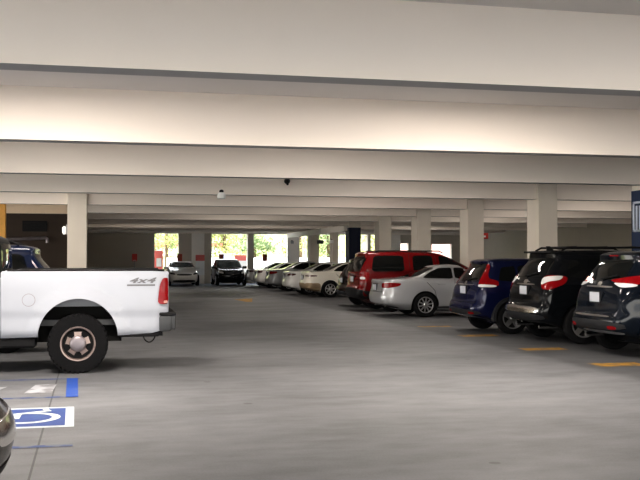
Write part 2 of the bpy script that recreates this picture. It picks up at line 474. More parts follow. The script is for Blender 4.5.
def make_car(name, label, cat, loc, rz, spec, group=None):
    t = thing(name, label, cat, loc, rz, group)
    keys = spec['keys']
    hw = max(k[4] for k in keys)
    bm = loft(keys)
    bvh = BVHTree.FromBMesh(bm)
    me = bpy.data.meshes.new('body'); bm.to_mesh(me); bm.free()
    wells = [(wx, spec['R'] * 0.98, spec['R'] * spec.get('arch', 1.16)) for wx in spec['axles']]
    me = cut_wells(me, wells, hw)
    me.materials.clear()
    body = link('body', me, [spec['paint'], M['well']], t, 38)
    darken_wells(me, wells, hw)
    # wheels
    for wx in spec['axles']:
        for s in (-1, 1):
            wheel(t, wx, s * (hw - 0.115), spec['R'], 0.20, spec['R'] * spec.get('rimf', 0.66), spec.get('rim', M['alloy']), s, spec.get('style', 'ten'))
    for pl in spec.get('side_windows', []):
        for v in ('side-', 'side+'):
            project('side_window', bvh, pl, v, spec.get('glass', M['glass']), t, amt=0.10)
    if 'rear_glass' in spec: rg = project('rear_window', bvh, spec['rear_glass'], 'rear', spec.get('glass_rear', M['glass']), t, amt=0.12)
    if 'windshield' in spec: project('windshield', bvh, spec['windshield'], 'front', spec.get('glass_front', M['glass']), t, rnd=2, amt=0.15)
    for nm, pl, view, mt, both in spec.get('patches', []):
        off_ = 0.015 if nm in ('reverse_lens', 'reflector') else 0.007
        o = project(nm, bvh, pl, view, mt, t, off=off_, thick=0.02, step=0.04)
        if both:
            if view in ('rear', 'front'): o2 = project(nm, bvh, mirror(pl), view, mt, t, off=off_, thick=0.02, step=0.04)
            elif view == 'side-': o2 = project(nm, bvh, pl, 'side+', mt, t, off=off_, thick=0.02, step=0.04)
            else: o2 = project(nm, bvh, mirror(pl), (view[0], view[1], -view[2], -view[3]), mt, t, off=off_, thick=0.02, step=0.04)
    for pts in spec.get('seams', []):
        for v in ('side-', 'side+'): strip(bvh, pts, 0.012, v, t, 'door_seam', M['black'])
    if spec.get('rear_seams'):
        for pts in spec['rear_seams']: strip(bvh, pts, 0.012, 'rear', t, 'hatch_seam', M['black'])
    if 'plate' in spec:
        py, pz = spec['plate']
        loc_, _, _, _ = bvh.ray_cast(Vector((-3, py, pz)), Vector((1, 0, 0)))
        fr = obj('license_plate', box(bmesh.new(), loc_.x - 0.035, loc_.x + 0.03, py - 0.155, py + 0.155, pz - 0.08, pz + 0.08, 0.006), M['plate'], t)
        p2 = obj('plate_frame', B(loc_.x - 0.028, loc_.x + 0.03, py - 0.175, py + 0.175, pz - 0.098, pz + 0.098, bev=0.006), M['trim'], t)
    for hx, hz in spec.get('handles', []):
        for s in (-1, 1):
            l_, _, _, _ = bvh.ray_cast(Vector((hx, s * 3, hz)), Vector((0, -s, 0)))
            obj('door_handle', tube(bmesh.new(), [(hx - 0.10, l_.y - s * 0.01, hz), (hx - 0.085, l_.y + s * 0.035, hz), (hx + 0.085, l_.y + s * 0.035, hz), (hx + 0.10, l_.y - s * 0.01, hz)], 0.014), spec.get('handle_mat', spec['paint']), t, 40)
    if 'mirror' in spec:
        mx_, mz_ = spec['mirror']
        for s in (-1, 1):
            l_, _, _, _ = bvh.ray_cast(Vector((mx_, s * 3, mz_)), Vector((0, -s, 0)))
            obj('side_mirror', box(bmesh.new(), mx_ - 0.07, mx_ + 0.09, min(l_.y - s * 0.02, l_.y + s * 0.24), max(l_.y - s * 0.02, l_.y + s * 0.24), mz_ - 0.03, mz_ + 0.13, 0.035), spec.get('mirror_mat', spec['paint']), t, 40)
    if 'rails' in spec:
        x0, x1, y, z = spec['rails']
        for s in (-1, 1):
            obj('roof_rail', tube(bmesh.new(), [(x0, s * y, z - 0.06), (x0 + 0.12, s * y, z), (x1 - 0.12, s * y, z), (x1, s * y, z - 0.06)], 0.02), spec.get('rail_mat', M['black']), t, 40)
    if 'wiper' in spec:
        py, pz = spec['wiper']
        a = bvh.ray_cast(Vector((-3, py, pz)), Vector((1, 0, 0)))[0]; b2 = bvh.ray_cast(Vector((-3, py - 0.42, pz + 0.06)), Vector((1, 0, 0)))[0]
        obj('rear_wiper', tube(bmesh.new(), [a + Vector((-0.03, 0, 0)), b2 + Vector((-0.03, 0, 0))], 0.012), M['black'], t)
    if 'antenna' in spec:
        x, y, z, hgt = spec['antenna']
        bm = bmesh.new(); prism(bm, [(x, z - 0.03), (x + 0.16, z - 0.03), (x + 0.06, z + hgt), (x - 0.01, z + hgt)], 'y', y - 0.02, y + 0.02)
        obj('antenna', bm, M['black'], t)
    if 'exhaust' in spec:
        for y in spec['exhaust']:
            obj('exhaust_pipe', lathe(bmesh.new(), [(0.035, -0.02), (0.035, 0.45)], 'x', (0.22, y, 0.31), 14), M['chrome'], t, 40)
    # underbody so no light shows through below the sills
    L = keys[5][2]
    obj('underbody', B(0.85, L - 0.5, -hw + 0.34, hw - 0.34, 0.17, keys[0][0] + 0.02), M['well'], t)
    t['bvh'] = 0
    del t['bvh']
    return t, bvh

def add_fender_flares(t, spec, m, width=0.055):
    hw = max(k[4] for k in spec['keys'])
    for wx in spec['axles']:
        for s in (-1, 1):
            R = spec['R'] * spec.get('arch', 1.16); cz = spec['R'] * 0.98
            bm = bmesh.new(); rows = []
            n = 22
            for i in range(n + 1):
                a = -0.12 + (PI + 0.24) * i / n
                row = []
                for rad, y in ((R - 0.004, hw - 0.10), (R - 0.004, hw + 0.012), (R + width, hw + 0.010), (R + width + 0.012, hw - 0.09)):
                    row.append(bm.verts.new((wx + rad * math.cos(a), s * y, cz + rad * math.sin(a))))
                rows.append(row)
            for a, b2 in zip(rows, rows[1:]):
                for k in range(3): bm.faces.new((a[k], a[k + 1], b2[k + 1], b2[k]))
            obj('wheel_arch_trim', bm, m, t, 40)

# ------------------------------------------------------------------ the garage shell
YB = [8.35 + 5.3 * k for k in range(-2, 10)]      # beams
ZB, ZC = 3.27, 4.02
XL, XR = -16.0, 25.0
YFAR = 61.3
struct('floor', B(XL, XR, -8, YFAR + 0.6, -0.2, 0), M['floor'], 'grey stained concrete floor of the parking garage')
struct('ceiling', B(XL, XR, -8, YFAR + 0.6, ZC, ZC + 0.3), M['soffit'], 'pale concrete ceiling between the cross beams')
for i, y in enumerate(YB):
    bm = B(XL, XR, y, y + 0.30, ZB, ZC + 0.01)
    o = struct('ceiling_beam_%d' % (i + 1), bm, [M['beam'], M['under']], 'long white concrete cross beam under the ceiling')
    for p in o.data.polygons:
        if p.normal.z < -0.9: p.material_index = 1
XC = 11.93
CW, CD = 0.57, 0.75
COLY = [24.25 + 5.3 * k for k in range(-3, 5)] + [49.6, 55.0]
for i, y in enumerate(COLY):
    struct('column_%d' % (i + 1), B(XC + (0.15 if i == 2 else 0) - CW / 2 * (0.55 if i == 8 else 1), XC + (0.15 if i == 2 else 0) + CW / 2 * (0.55 if i == 8 else 1), y - 0.10, y + CD - 0.10, 0, ZC - 0.005, bev=0.012), M['column'], 'square beige concrete column behind the right row of cars')
struct('column_left', B(-1.28, -0.71, 29.35, 30.0, 0, ZC - 0.005, bev=0.012), M['column'], 'square beige concrete column standing behind the white pickup')
for k, (x, y) in enumerate([(18.6, 45.4), (18.6, 34.8)]):
    pass
# right and left boundary
struct('wall_right', B(XR - 0.3, XR, -8, YFAR, 0, ZC), M['wall'], 'dim beige right wall beyond the columns')
struct('wall_left', B(-9.0, -1.42, 36.3, 36.5, 0, ZC), M['brown_wall'], 'dark brown wall in the recess behind the pickup')
struct('wall_left_side', B(-1.62, -1.42, 36.5, YFAR, 0, ZC), M['wall'], 'beige side wall of the recess')
struct('trim_1', B(-9.0, -1.30, 34.7, 34.84, 3.22, 3.64), M['peach'], 'beam face left of the column, its warm peach light put into the colour')  # warm light on the beam face put in as a peach strip
struct('trim_2', B(-3.60, -3.34, 32.0, 32.2, 0, ZB + 0.3, bev=0.02), M['orange'], 'orange tan post at the left edge of the dark recess')
# far facade as piers with openings between them
def seg(bm, x0, x1, z0=0, z1=ZB): return box(bm, x0, x1, YFAR, YFAR + 0.35, z0, z1)
bm = bmesh.new(); seg(bm, XL, 2.77); seg(bm, 4.3, 5.14)
seg(bm, 19.92, 21.58); seg(bm, 23.03, XR); seg(bm, 19.34, 19.92, 2.66, ZB); seg(bm, 21.58, 23.03, 2.62, ZB)
struct('wall_far', bm, M['wall'], 'dim beige far wall with open bays to daylight')
bm = bmesh.new(); seg(bm, XL, XR, ZB - 0.03, ZC)
struct('trim_3', bm, M['beam'], 'pale lintel over the far openings')
bm = bmesh.new(); seg(bm, 5.14, 5.98); seg(bm, 11.49, 12.30); seg(bm, 18.3, 19.34)
struct('wall_far_panels', bm, M['white_wall'], 'white wall panels between the far openings')
for i, (x0, x1) in enumerate([(5.98, 6.44), (8.81, 9.21), (17.0, 17.2)]):
    struct('column_far_%d' % (i + 1), B(x0, x1, YFAR - 0.1, YFAR + 0.4, 0, ZB), M['wall'], 'slim beige post between the far openings')
bm = bmesh.new(); seg(bm, 2.77, 4.3, 0, 0.7); seg(bm, 6.44, 8.81, 0, 0.7); seg(bm, 9.21, 11.49, 0, 0.7); seg(bm, 12.3, 18.3, 0, 0.7)
struct('wall_far_parapet', bm, M['wall'], 'low parapet under the far openings')
struct('wall_outside_low', B(4.0, 19.5, 69, 69.3, -0.02, 1.7), M['white_matte'], 'low bright white wall outside the far openings')
struct('wall_outside', B(20.5, 30, 70, 70.3, -0.02, 3.2), M['pink_wall'], 'sunlit pinkish wall outside the right hand opening')
# slab edge beam running along the right columns near the far end
struct('trim_4', B(11.45, 11.6, 45.6, YFAR, 3.0, 3.3), M['white_wall'], 'sunlit pale edge beam running to the far wall')

# ------------------------------------------------------------------ floor markings
def flat(pts, z, bm=None):
    bm = bm or bmesh.new()
    bm.faces.new([bm.verts.new((x, y, z)) for x, y in pts]); return bm
SH = 0.036
def rect(x0, x1, y0, y1, z, bm=None, sh=0.0):
    yc = (y0 + y1) / 2
    return flat([(x0 - sh * (y0 - yc), y0), (x1 - sh * (y0 - yc), y0), (x1 - sh * (y1 - yc), y1), (x0 - sh * (y1 - yc), y1)], z, bm)
bm = rect(-6, -0.40, 12.93, 13.01, 0.003); rect(-6, -0.40, 11.24, 11.32, 0.003, bm)
struct('floor_marking_aisle_lines', bm, M['blue_line'], 'two worn dark blue lines bordering the access aisle beside the pickup')
struct('floor_marking_aisle_end', rect(-0.53, -0.39, 11.24, 13.01, 0.005, None, SH), M['blue_mark'], 'solid blue bar closing the access aisle by the rear wheel')
bm = flat([(-1.00, 11.65), (-0.68, 11.65), (-0.66, 12.45), (-0.92, 12.40)], 0.004); flat([(-1.9, 11.9), (-1.35, 11.9), (-1.25, 12.3), (-1.75, 12.3)], 0.004, bm)
struct('floor_marking_hatching', bm, M['white_worn'], 'worn white paint patches in the blue bordered access aisle')
struct('floor_marking_bay_line', rect(-6, -0.31, 8.30, 8.40, 0.003), M['blue_line'], 'faded blue bay line beside the dark car corner')
# wheelchair symbol: up = -X, right = +Y
cx, cy, S = -1.0, 9.88, 0.60
def sp(a, b2): return (cx - b2 * S, cy + a * S)
PNL0, PNL1 = -1.66, -0.355
sym = struct('floor_marking_wheelchair_symbol', rect(PNL0, PNL1, 9.26, 10.50, 0.004, None, SH), M['white_mark'], 'blue and white painted wheelchair symbol on the floor')
o = obj('symbol_field', rect(PNL0 + 0.05, PNL1 - 0.085, 9.34, 10.42, 0.006, None, SH), M['symbol_blue'], sym)
bm = bmesh.new()
def arcstrip(c, r0, r1, a0, a1, n=24):
    for i in range(n):
        p = a0 + (a1 - a0) * i / n; q = a0 + (a1 - a0) * (i + 1) / n
        flat([sp(c[0] + r * math.cos(t), c[1] + r * math.sin(t)) for r, t in ((r0, p), (r1, p), (r1, q), (r0, q))], 0.008, bm)
arcstrip((-0.08, -0.30), 0.42, 0.56, math.radians(115), math.radians(372))
qz = [0.0085]
def quad(pts):
    qz[0] += 0.0006
    flat([sp(*p) for p in pts], qz[0], bm)
quad([(-0.16, 0.42), (-0.02, 0.42), (-0.02, -0.18), (-0.16, -0.18)])
quad([(-0.16, -0.06), (-0.16, -0.20), (0.40, -0.20), (0.40, -0.06)])
quad([(-0.10, 0.26), (-0.10, 0.14), (0.30, 0.14), (0.30, 0.26)])
quad([(0.28, -0.18), (0.40, -0.10), (0.66, -0.62), (0.54, -0.68)])
quad([(0.54, -0.68), (0.58, -0.56), (0.82, -0.50), (0.84, -0.60)])
hc = [sp(-0.09 + 0.13 * math.cos(t), 0.60 + 0.13 * math.sin(t)) for t in [2 * PI * k / 18 for k in range(18)]]
flat(hc, 0.0128, bm)
obj('wheelchair_figure', bm, M['white_mark'], sym)
for i, (y, w) in enumerate([(12.9, 0.42), (15.4, 0.38), (18.4, 0.42), (21.1, 0.3), (10.2, 0.4)]):
    struct('floor_marking_stall_line_%d' % (i + 1), rect(7.1, 7.9, y - w / 2, y + w / 2, 0.003), M['yellow_worn'], 'worn yellow stall line on the darker parking bay floor')
struct('floor_marking_arrow', flat([(4.75, 36.9), (4.95, 34.6), (5.15, 34.6), (5.6, 37.6), (5.2, 37.2)], 0.003), M['yellow_worn'], 'worn yellow arrow on the aisle floor far down the aisle')

# ------------------------------------------------------------------ the white pickup
def make_truck():
    t = thing('pickup_truck', 'white four-wheel-drive pickup truck parked on the left', 'pickup truck', (0.885, 14.55, 0), PI)
    R = 0.415; wx, wx2 = 1.325, 5.15
    W = M['white_paint']
    AR, acz = 0.545, 0.50
    def yside(x, z):
        y = 0.985
        if z > 1.36: y -= ((z - 1.36) / 0.09) ** 2 * 0.02
        if z < 0.86: y -= 0.020 * min(1, (0.86 - z) / 0.06) ** 1
        if z < 0.62: y -= 0.06 * ((0.62 - z) / 0.12) ** 2
        d = math.hypot(x - wx, z - acz)
        if d < AR + 0.16: y += 0.035 * (1 - max(0, d - AR) / 0.16) ** 0.8 * (1 if z > 0.55 else max(0.3, (z - 0.42) / 0.13))
        if x < 0.30: y -= 0.05 * ((0.30 - x) / 0.22) ** 2
        return y
    z0, zt = 0.515, 1.43
    poly = [(0.085, 0.56), (0.085, 1.42), (0.11, zt), (2.34, zt), (2.36, 1.43), (2.36, 0.50)]
    a0 = math.asin((0.50 - acz) / AR)
    arch = [(wx + AR * math.cos(a), acz + AR * math.sin(a)) for a in np.linspace(0.02, PI - 0.02, 30)]
    # outline: rear bottom -> ... front bottom -> arch front to arch rear
    poly = [(0.085, 0.60), (0.085, 1.40), (0.115, zt), (2.345, zt), (2.36, 1.41), (2.36, 0.50)] + arch + [(wx - AR, 0.515), (0.30, 0.545)]
    for s in (1, -1):
        bm = cells(poly, 0.05)
        for v in bm.verts:
            x, z = v.co.x, v.co.y
            v.co = (x, s * yside(x, z), z)
        rim_extrude(bm, (0, -s * 0.07, 0))
        bs = obj('bed_side', bm, W, t, 40)
        if s > 0:
            # fuel filler door
            fb = bmesh.new(); lathe(fb, [(0.0895, 0), (0.0895, 0.004)], 'y', (1.99, yside(1.99, 1.03) - 0.002, 1.03), 28)
            obj('fuel_door_gap', fb, M['hub'], bs)
            fb = bmesh.new(); lathe(fb, [(0.082, 0), (0.082, 0.006)], 'y', (1.99, yside(1.99, 1.03) - 0.002, 1.03), 28)
            obj('fuel_door', fb, W, bs, 40)
        # 4x4 badge with its stripe
        cu = bpy.data.curves.new('badge', 'FONT'); cu.body = '4x4'; cu.size = 0.165; cu.extrude = 0.002; cu.offset = 0.006; cu.shear = 0.35; cu.space_character = 1.15; cu.align_x = 'CENTER'
        fo = bpy.data.objects.new('tmp_font', cu); COL.objects.link(fo); bpy.context.view_layer.update()
        fme = bpy.data.meshes.new_from_object(fo.evaluated_get(bpy.context.evaluated_depsgraph_get())); bpy.data.objects.remove(fo)
        bb = bmesh.new(); bb.from_mesh(fme)
        bmesh.ops.scale(bb, vec=(1.28, 0.62, 1), verts=bb.verts[:])
        for q in range(14): box(bb, -0.20 + q * 0.028, -0.20 + (q + 1) * 0.028, -0.045, -0.022, -0.002, 0.002)
        X0, Z0 = 0.455, 1.262
        for v in bb.verts:
            x, z = X0 - s * v.co.x, Z0 + v.co.y
            v.co = (x, s * (yside(x, z) + 0.004 + v.co.z), z)
        obj('badge', bb, M['badge'], t)
        # inner wall and dark plastic rail cap
        obj('bed_inner_wall', B(0.12, 2.33, min(s * 0.80, s * 0.90), max(s * 0.80, s * 0.90), 0.93, 1.42), M['liner'], t)
        obj('bed_rail_cap', box(bmesh.new(), 0.13, 2.28, min(s * 0.80, s * 0.975), max(s * 0.80, s * 0.975), 1.425, 1.456, 0.008), M['black'], t, 40)
        # tail light, wrapping from side to back
        tl = [(0.075, 0.955), (0.20, 0.955), (0.225, 1.00), (0.195, 1.24), (0.15, 1.33), (0.075, 1.33)]
        bm = cells(chaikin(tl, 1, 0.15), 0.05)
        for v in bm.verts:
            x, z = v.co.x, v.co.y
            bul = 0.022 * max(0, 1 - ((x - 0.14) / 0.1) ** 2)
            v.co = (x, s * (yside(x, z) + 0.006 + bul), z)
        rim_extrude(bm, (0, -s * 0.09, 0))
        lt = obj('tail_light', bm, M['red_lens'], t, 40)
        obj('reverse_lens', B(0.085, 0.17, min(s * 0.955, s * 0.985), max(s * 0.955, s * 0.985), 0.965, 1.01, bev=0.01), M['pink_lens'], lt)
    # arch inner, black liner
        bm = bmesh.new(); rows = []
        for a in np.linspace(-0.1, PI + 0.1, 24):
            rows.append([bm.verts.new((wx + (AR + 0.01) * math.cos(a), s * y, acz + (AR + 0.01) * math.sin(a))) for y in (0.93, 0.62)])
        for a, b2 in zip(rows, rows[1:]): bm.faces.new((a[0], a[1], b2[1], b2[0]))
        box(bm, wx - 0.60, wx + 0.60, min(s * 0.66, s * 0.70), max(s * 0.66, s * 0.70), 0.42, 1.10)
        obj('wheel_well_liner', bm, M['well'], t, 60)
    obj('tailgate', box(bmesh.new(), 0.06, 0.13, -0.83, 0.83, 0.70, 1.425, 0.02), W, t, 40)
    obj('bed_floor', B(0.12, 2.34, -0.84, 0.84, 0.66, 0.74), M['grey_trim'], t)
    obj('bed_front_wall', B(2.24, 2.31, -0.93, 0.93, 0.55, 1.44), W, t)
    # step bumper
    bp = box(bmesh.new(), -0.03, 0.16, -0.97, 0.97, 0.585, 0.80, 0.03)
    for s in (1, -1): box(bp, 0.03, 0.20, min(s * 0.80, s * 1.0), max(s * 0.80, s * 1.0), 0.565, 0.79, 0.03)
    bo = obj('rear_bumper', bp, M['grey_trim'], t, 40)
    pad = box(bmesh.new(), -0.035, 0.20, -0.99, 0.99, 0.79, 0.835, 0.012)
    obj('bumper_step_pad', pad, M['black'], bo, 40)
    obj('license_plate', B(-0.042, -0.03, -0.155, 0.155, 0.62, 0.77), M['plate'], bo)
    # hitch chain loop below the bumper
    pts = [(0.34 - 0.09 * math.cos(a), 0.90, 0.55 - 0.14 * math.sin(a)) for a in np.linspace(0, PI, 14)]
    obj('tow_loop', tube(bmesh.new(), pts, 0.010), M['black'], t, 40)
    fr = box(bmesh.new(), 0.18, 5.8, -0.52, -0.40, 0.48, 0.64); box(fr, 0.18, 5.8, 0.40, 0.52, 0.48, 0.64); box(fr, 1.2, 1.4, -0.80, 0.80, 0.33, 0.46, 0.05)
    box(fr, 0.15, 0.28, -0.9, 0.9, 0.50, 0.62); box(fr, 0.2, 0.76, 0.75, 0.93, 0.49, 0.56, 0.02); box(fr, 1.9, 5.0, 0.55, 0.88, 0.36, 0.50, 0.03)
    obj('chassis_frame', fr, M['black'], t)
    # cab and bonnet
    K = [(0.50, 2.37, 6.25, 0.93, 0.95, 0.90, 0.06, 0.25, 0.0, 0.06),
         (0.60, 2.37, 6.30, 0.97, 0.985, 0.94, 0.06, 0.28, 0.0, 0.08),
         (0.95, 2.37, 6.30, 0.975, 0.99, 0.95, 0.06, 0.25, 0.0, 0.08),
         (1.14, 2.37, 6.25, 0.97, 0.985, 0.93, 0.06, 0.2, 0.0, 0.08),
         (1.24, 2.37, 6.05, 0.96, 0.975, 0.86, 0.06, 0.2, 0.0, 0.06),
         (1.31, 2.37, 4.95, 0.95, 0.965, 0.88, 0.07, 0.15, 0.0, 0.06),
         (1.40, 2.37, 4.72, 0.93, 0.945, 0.88, 0.08, 0.12, 0.01, 0.08),
         (1.70, 2.375, 4.30, 0.84, 0.86, 0.80, 0.10, 0.14, 0.02, 0.10),
         (1.88, 2.41, 4.02, 0.78, 0.80, 0.74, 0.12, 0.16, 0.02, 0.12),
         (1.94, 2.50, 3.85, 0.70, 0.73, 0.68, 0.14, 0.16, 0.02, 0.12),
         (1.965, 2.7, 3.6, 0.4, 0.45, 0.4, 0.14, 0.16, 0.02, 0.04)]
    bm = loft(K); bvh = BVHTree.FromBMesh(bm)
    me = bpy.data.meshes.new('cab'); bm.to_mesh(me); bm.free()
    # only the front wells are cut in the cab shell
    wl = [(wx2, R, 0.53)]
    me = cut_wells(me, wl, 0.985); me.materials.clear()
    cab = link('cab', me, [W, M['well'], M['black']], t, 38); darken_wells(me, wl, 0.985)
    for p in me.polygons:
        if p.center.z > 1.33 and p.center.x < 2.62: p.material_index = 2
    for v in ('side+', 'side-'):
        project('side_window', bvh, [(2.52, 1.40), (3.42, 1.38), (3.42, 1.84), (2.62, 1.84)], v, M['glass'], t, amt=0.12)
        project('side_window', bvh, [(3.50, 1.38), (4.52, 1.38), (4.10, 1.84), (3.50, 1.84)], v, M['glass'], t, amt=0.12)
        project('pillar_strip', bvh, [(2.39, 1.34), (2.52, 1.34), (2.56, 1.90), (2.43, 1.90)], v, M['black'], t, amt=0.08)
        strip(bvh, [(3.46, 0.62), (3.46, 1.86)], 0.014, v, t, 'door_seam', M['black'])
    project('rear_window', bvh, [(-0.72, 1.46), (0.72, 1.46), (0.66, 1.82), (-0.66, 1.82)], 'rear', M['glass'], t, amt=0.12)
    project('windshield', bvh, [(-0.80, 1.42), (0.80, 1.42), (0.68, 1.86), (-0.68, 1.86)], 'front', M['glass'], t, amt=0.12)
    project('grille', bvh, [(-0.55, 0.82), (0.55, 0.82), (0.55, 1.14), (-0.55, 1.14)], 'front', M['chrome'], t, amt=0.1)
    for s in (-1, 1):
        project('headlight', bvh, [(s * 0.6, 0.85), (s * 0.86, 0.85), (s * 0.86, 1.12), (s * 0.6, 1.12)], 'front', M['clear_lens'], t, amt=0.1)
        obj('side_mirror', box(bmesh.new(), 4.42, 4.56, min(s * 0.90, s * 1.20), max(s * 0.90, s * 1.20), 1.34, 1.62, 0.04), M['black'], t, 40)
        for x_ in (2.62, 3.62):
            obj('door_handle', tube(bmesh.new(), [(x_ - 0.1 + 0.02, s * 0.975, 1.13), (x_, s * 1.02, 1.13), (x_ + 0.1, s * 0.975, 1.13)], 0.018), M['black'], t, 40)
    obj('front_bumper', box(bmesh.new(), 6.2, 6.42, -0.95, 0.95, 0.50, 0.74, 0.05), M['chrome'], t, 40)
    # wheels: tyre > rim with slots and a hub
    for x_ in (wx, wx2):
        for s in (1, -1):
            bm = bmesh.new(); h = 0.13; rr = 0.235
            prof = [(rr * 0.95, -h * 0.7), (rr * 1.03, -h * 0.95), (R * 0.80, -h * 1.02), (R * 0.93, -h), (R * 0.985, -h * 0.85), (R, -h * 0.6), (R, h * 0.6), (R * 0.985, h * 0.85), (R * 0.93, h), (R * 0.80, h * 1.02), (rr * 1.03, h * 0.95), (rr * 0.95, h * 0.7)]
            lathe(bm, prof, 'y', (0, 0, 0), 48)
            for k in range(36):      # tread blocks on the shoulder
                a = 2 * PI * k / 36
                for sy in (-1, 1):
                    p = [(R * 0.93, -0.018), (R * 1.0, -0.018), (R * 1.0, 0.018), (R * 0.93, 0.018)]
                    lo, hi = sorted((sy * h * 0.62, sy * h * 1.03))
                    vs = [bm.verts.new((r_ * math.cos(a) - q * math.sin(a), yy, r_ * math.sin(a) + q * math.cos(a))) for yy in (lo, hi) for r_, q in p]
                    bm.faces.new(vs[:4][::-1]); bm.faces.new(vs[4:])
                    for i in range(4): bm.faces.new((vs[i], vs[(i + 1) % 4], vs[4 + (i + 1) % 4], vs[4 + i]))
            tw = obj('wheel', bm, M['tyre'], t, 35); tw.location = (x_, s * 0.885, R)
            rb = bmesh.new(); f = s * h
            def L_(pr): lathe(rb, pr if s > 0 else pr[::-1], 'y', (0, 0, 0), 48)
            L_([(rr * 0.86, f * 0.35), (rr * 0.90, f * 0.80), (rr * 0.94, f * 0.99), (rr * 1.03, f * 1.01), (rr * 1.03, f * 0.6)])
            caps = [fc for fc in rb.faces if len(fc.verts) > 30]; bmesh.ops.delete(rb, geom=caps, context='FACES_ONLY')
            for k in range(5):
                a = 2 * PI * k / 5 + 0.3; ca, sa = math.cos(a), math.sin(a)
                pts = [(rr * 0.25, -rr * 0.22, 0.72), (rr * 0.60, -rr * 0.20, 0.74), (rr * 0.90, -rr * 0.30, 0.62), (rr * 0.90, rr * 0.30, 0.62), (rr * 0.60, rr * 0.20, 0.74), (rr * 0.25, rr * 0.22, 0.72)]
                tp = [rb.verts.new((r_ * ca - q * sa, f * d_, r_ * sa + q * ca)) for r_, q, d_ in pts]
                bt = [rb.verts.new((r_ * ca - q * sa, f * (d_ - 0.35), r_ * sa + q * ca)) for r_, q, d_ in pts]
                rb.faces.new(tp); rb.faces.new(bt[::-1])
                for i in range(6): rb.faces.new((tp[i], tp[(i + 1) % 6], bt[(i + 1) % 6], bt[i]))
            rim = obj('rim', rb, M['old_alloy'], tw, 35)
            hb = bmesh.new(); pr = [(rr * 0.50, f * 0.5), (rr * 0.48, f * 0.86), (rr * 0.40, f * 1.0), (rr * 0.22, f * 1.05)]
            lathe(hb, pr if s > 0 else pr[::-1], 'y', (0, 0, 0), 24)
            obj('hub_cap', hb, M['hub'], tw, 40)
            for fct in (0,):
                pass
    return t
make_truck()

# ------------------------------------------------------------------ the cars
P = {
    'black': paint('black_car_paint', (0.006, 0.007, 0.009), rough=0.12, coat=0.0, spec=0.3),
    'bluish_black': paint('midnight_car_paint', (0.005, 0.008, 0.014), rough=0.1, coat=0.0, spec=0.35),
    'blue': paint('deep_blue_car_paint', (0.007, 0.010, 0.045), metal=0.2, rough=0.15, coat=0.2, spec=0.4),
    'navy_van': paint('navy_van_paint', (0.004, 0.010, 0.035), rough=0.2, coat=0.2),
    'silver': paint('silver_car_paint', (0.55, 0.56, 0.58), metal=0.55, rough=0.35),
    'silver2': paint('dull_silver_paint', (0.40, 0.41, 0.42), metal=0.4, rough=0.38),
    'pale': paint('pale_silver_paint', (0.66, 0.65, 0.63), metal=0.3, rough=0.35),
    'red': paint('red_suv_paint', (0.14, 0.0035, 0.005), rough=0.2, coat=0.15),
    'white': paint('white_car_paint', (0.80, 0.79, 0.77), rough=0.35),
    'cream': paint('cream_car_paint', (0.78, 0.74, 0.66), rough=0.35),
    'maroon': paint('dark_maroon_paint', (0.010, 0.004, 0.005), rough=0.15, coat=0.1, spec=0.35),
    'olive': paint('dark_olive_paint', (0.022, 0.018, 0.013), rough=0.15, coat=0.0, spec=0.45),
    'tan': mat('tan_cladding', (0.30, 0.22, 0.14), 0.5, noise=0.1),
}

# --- compact SUV windows shared by the tall hatchbacks
def suv_base(p, sx=1.0, sy=1.0, sz=1.0):
    s = dict(keys=scale_keys(SUV, sx, sy, sz), paint=p, R=0.345, axles=(0.90 * sx, 3.55 * sx))
    f = lambda pl: [(x * sx, z * sz) for x, z in pl]
    s['side_windows'] = [f([(0.62, 1.16), (1.02, 1.12), (1.02, 1.47), (0.72, 1.44)]), f([(1.08, 1.11), (1.92, 1.09), (1.92, 1.50), (1.08, 1.48)]), f([(2.0, 1.09), (3.06, 1.08), (2.62, 1.46), (2.0, 1.50)])]
    s['seams'] = [f([(1.04, 0.42), (1.05, 1.06)]), f([(1.96, 0.40), (1.96, 1.06)]), f([(3.05, 0.40), (3.0, 1.04)])]
    s['handles'] = [(1.22 * sx, 0.96 * sz), (2.18 * sx, 0.95 * sz)]
    s['mirror'] = (2.86 * sx, 1.06 * sz)
    s['windshield'] = [(-0.72 * sy, 1.13 * sz), (0.72 * sy, 1.13 * sz), (0.58 * sy, 1.52 * sz), (-0.58 * sy, 1.52 * sz)]
    return s

def sedan_base(p, sx=1.0, sy=1.0, sz=1.0):
    s = dict(keys=scale_keys(SEDAN, sx, sy, sz), paint=p, R=0.335, axles=(1.05 * sx, 3.85 * sx))
    f = lambda pl: [(x * sx, z * sz) for x, z in pl]
    s['side_windows'] = [f([(1.20, 1.06), (2.08, 1.04), (2.08, 1.345), (1.72, 1.33), (1.45, 1.22)]), f([(2.14, 1.04), (3.10, 1.03), (2.80, 1.21), (2.50, 1.335), (2.14, 1.345)])]
    s['seams'] = [f([(1.52, 0.72), (1.30, 0.95)]), f([(2.11, 0.40), (2.11, 1.02)]), f([(3.06, 0.40), (3.06, 0.98)]), f([(1.60, 0.40), (1.52, 0.72)])]
    s['handles'] = [(1.72 * sx, 0.90 * sz), (2.40 * sx, 0.89 * sz)]
    s['mirror'] = (2.90 * sx, 1.0 * sz)
    s['rear_glass'] = [(-0.60 * sy, 1.085 * sz), (0.60 * sy, 1.085 * sz), (0.50 * sy, 1.35 * sz), (-0.50 * sy, 1.35 * sz)]
    s['windshield'] = [(-0.68 * sy, 1.07 * sz), (0.68 * sy, 1.07 * sz), (0.52 * sy, 1.36 * sz), (-0.52 * sy, 1.36 * sz)]
    s['plate'] = (0.0, 0.80 * sz)
    return s

D45 = lambda oy, ang=0.75: ('diag', 0.15, oy, -ang if oy > 0 else ang)   # looking forward and inward at a rear corner

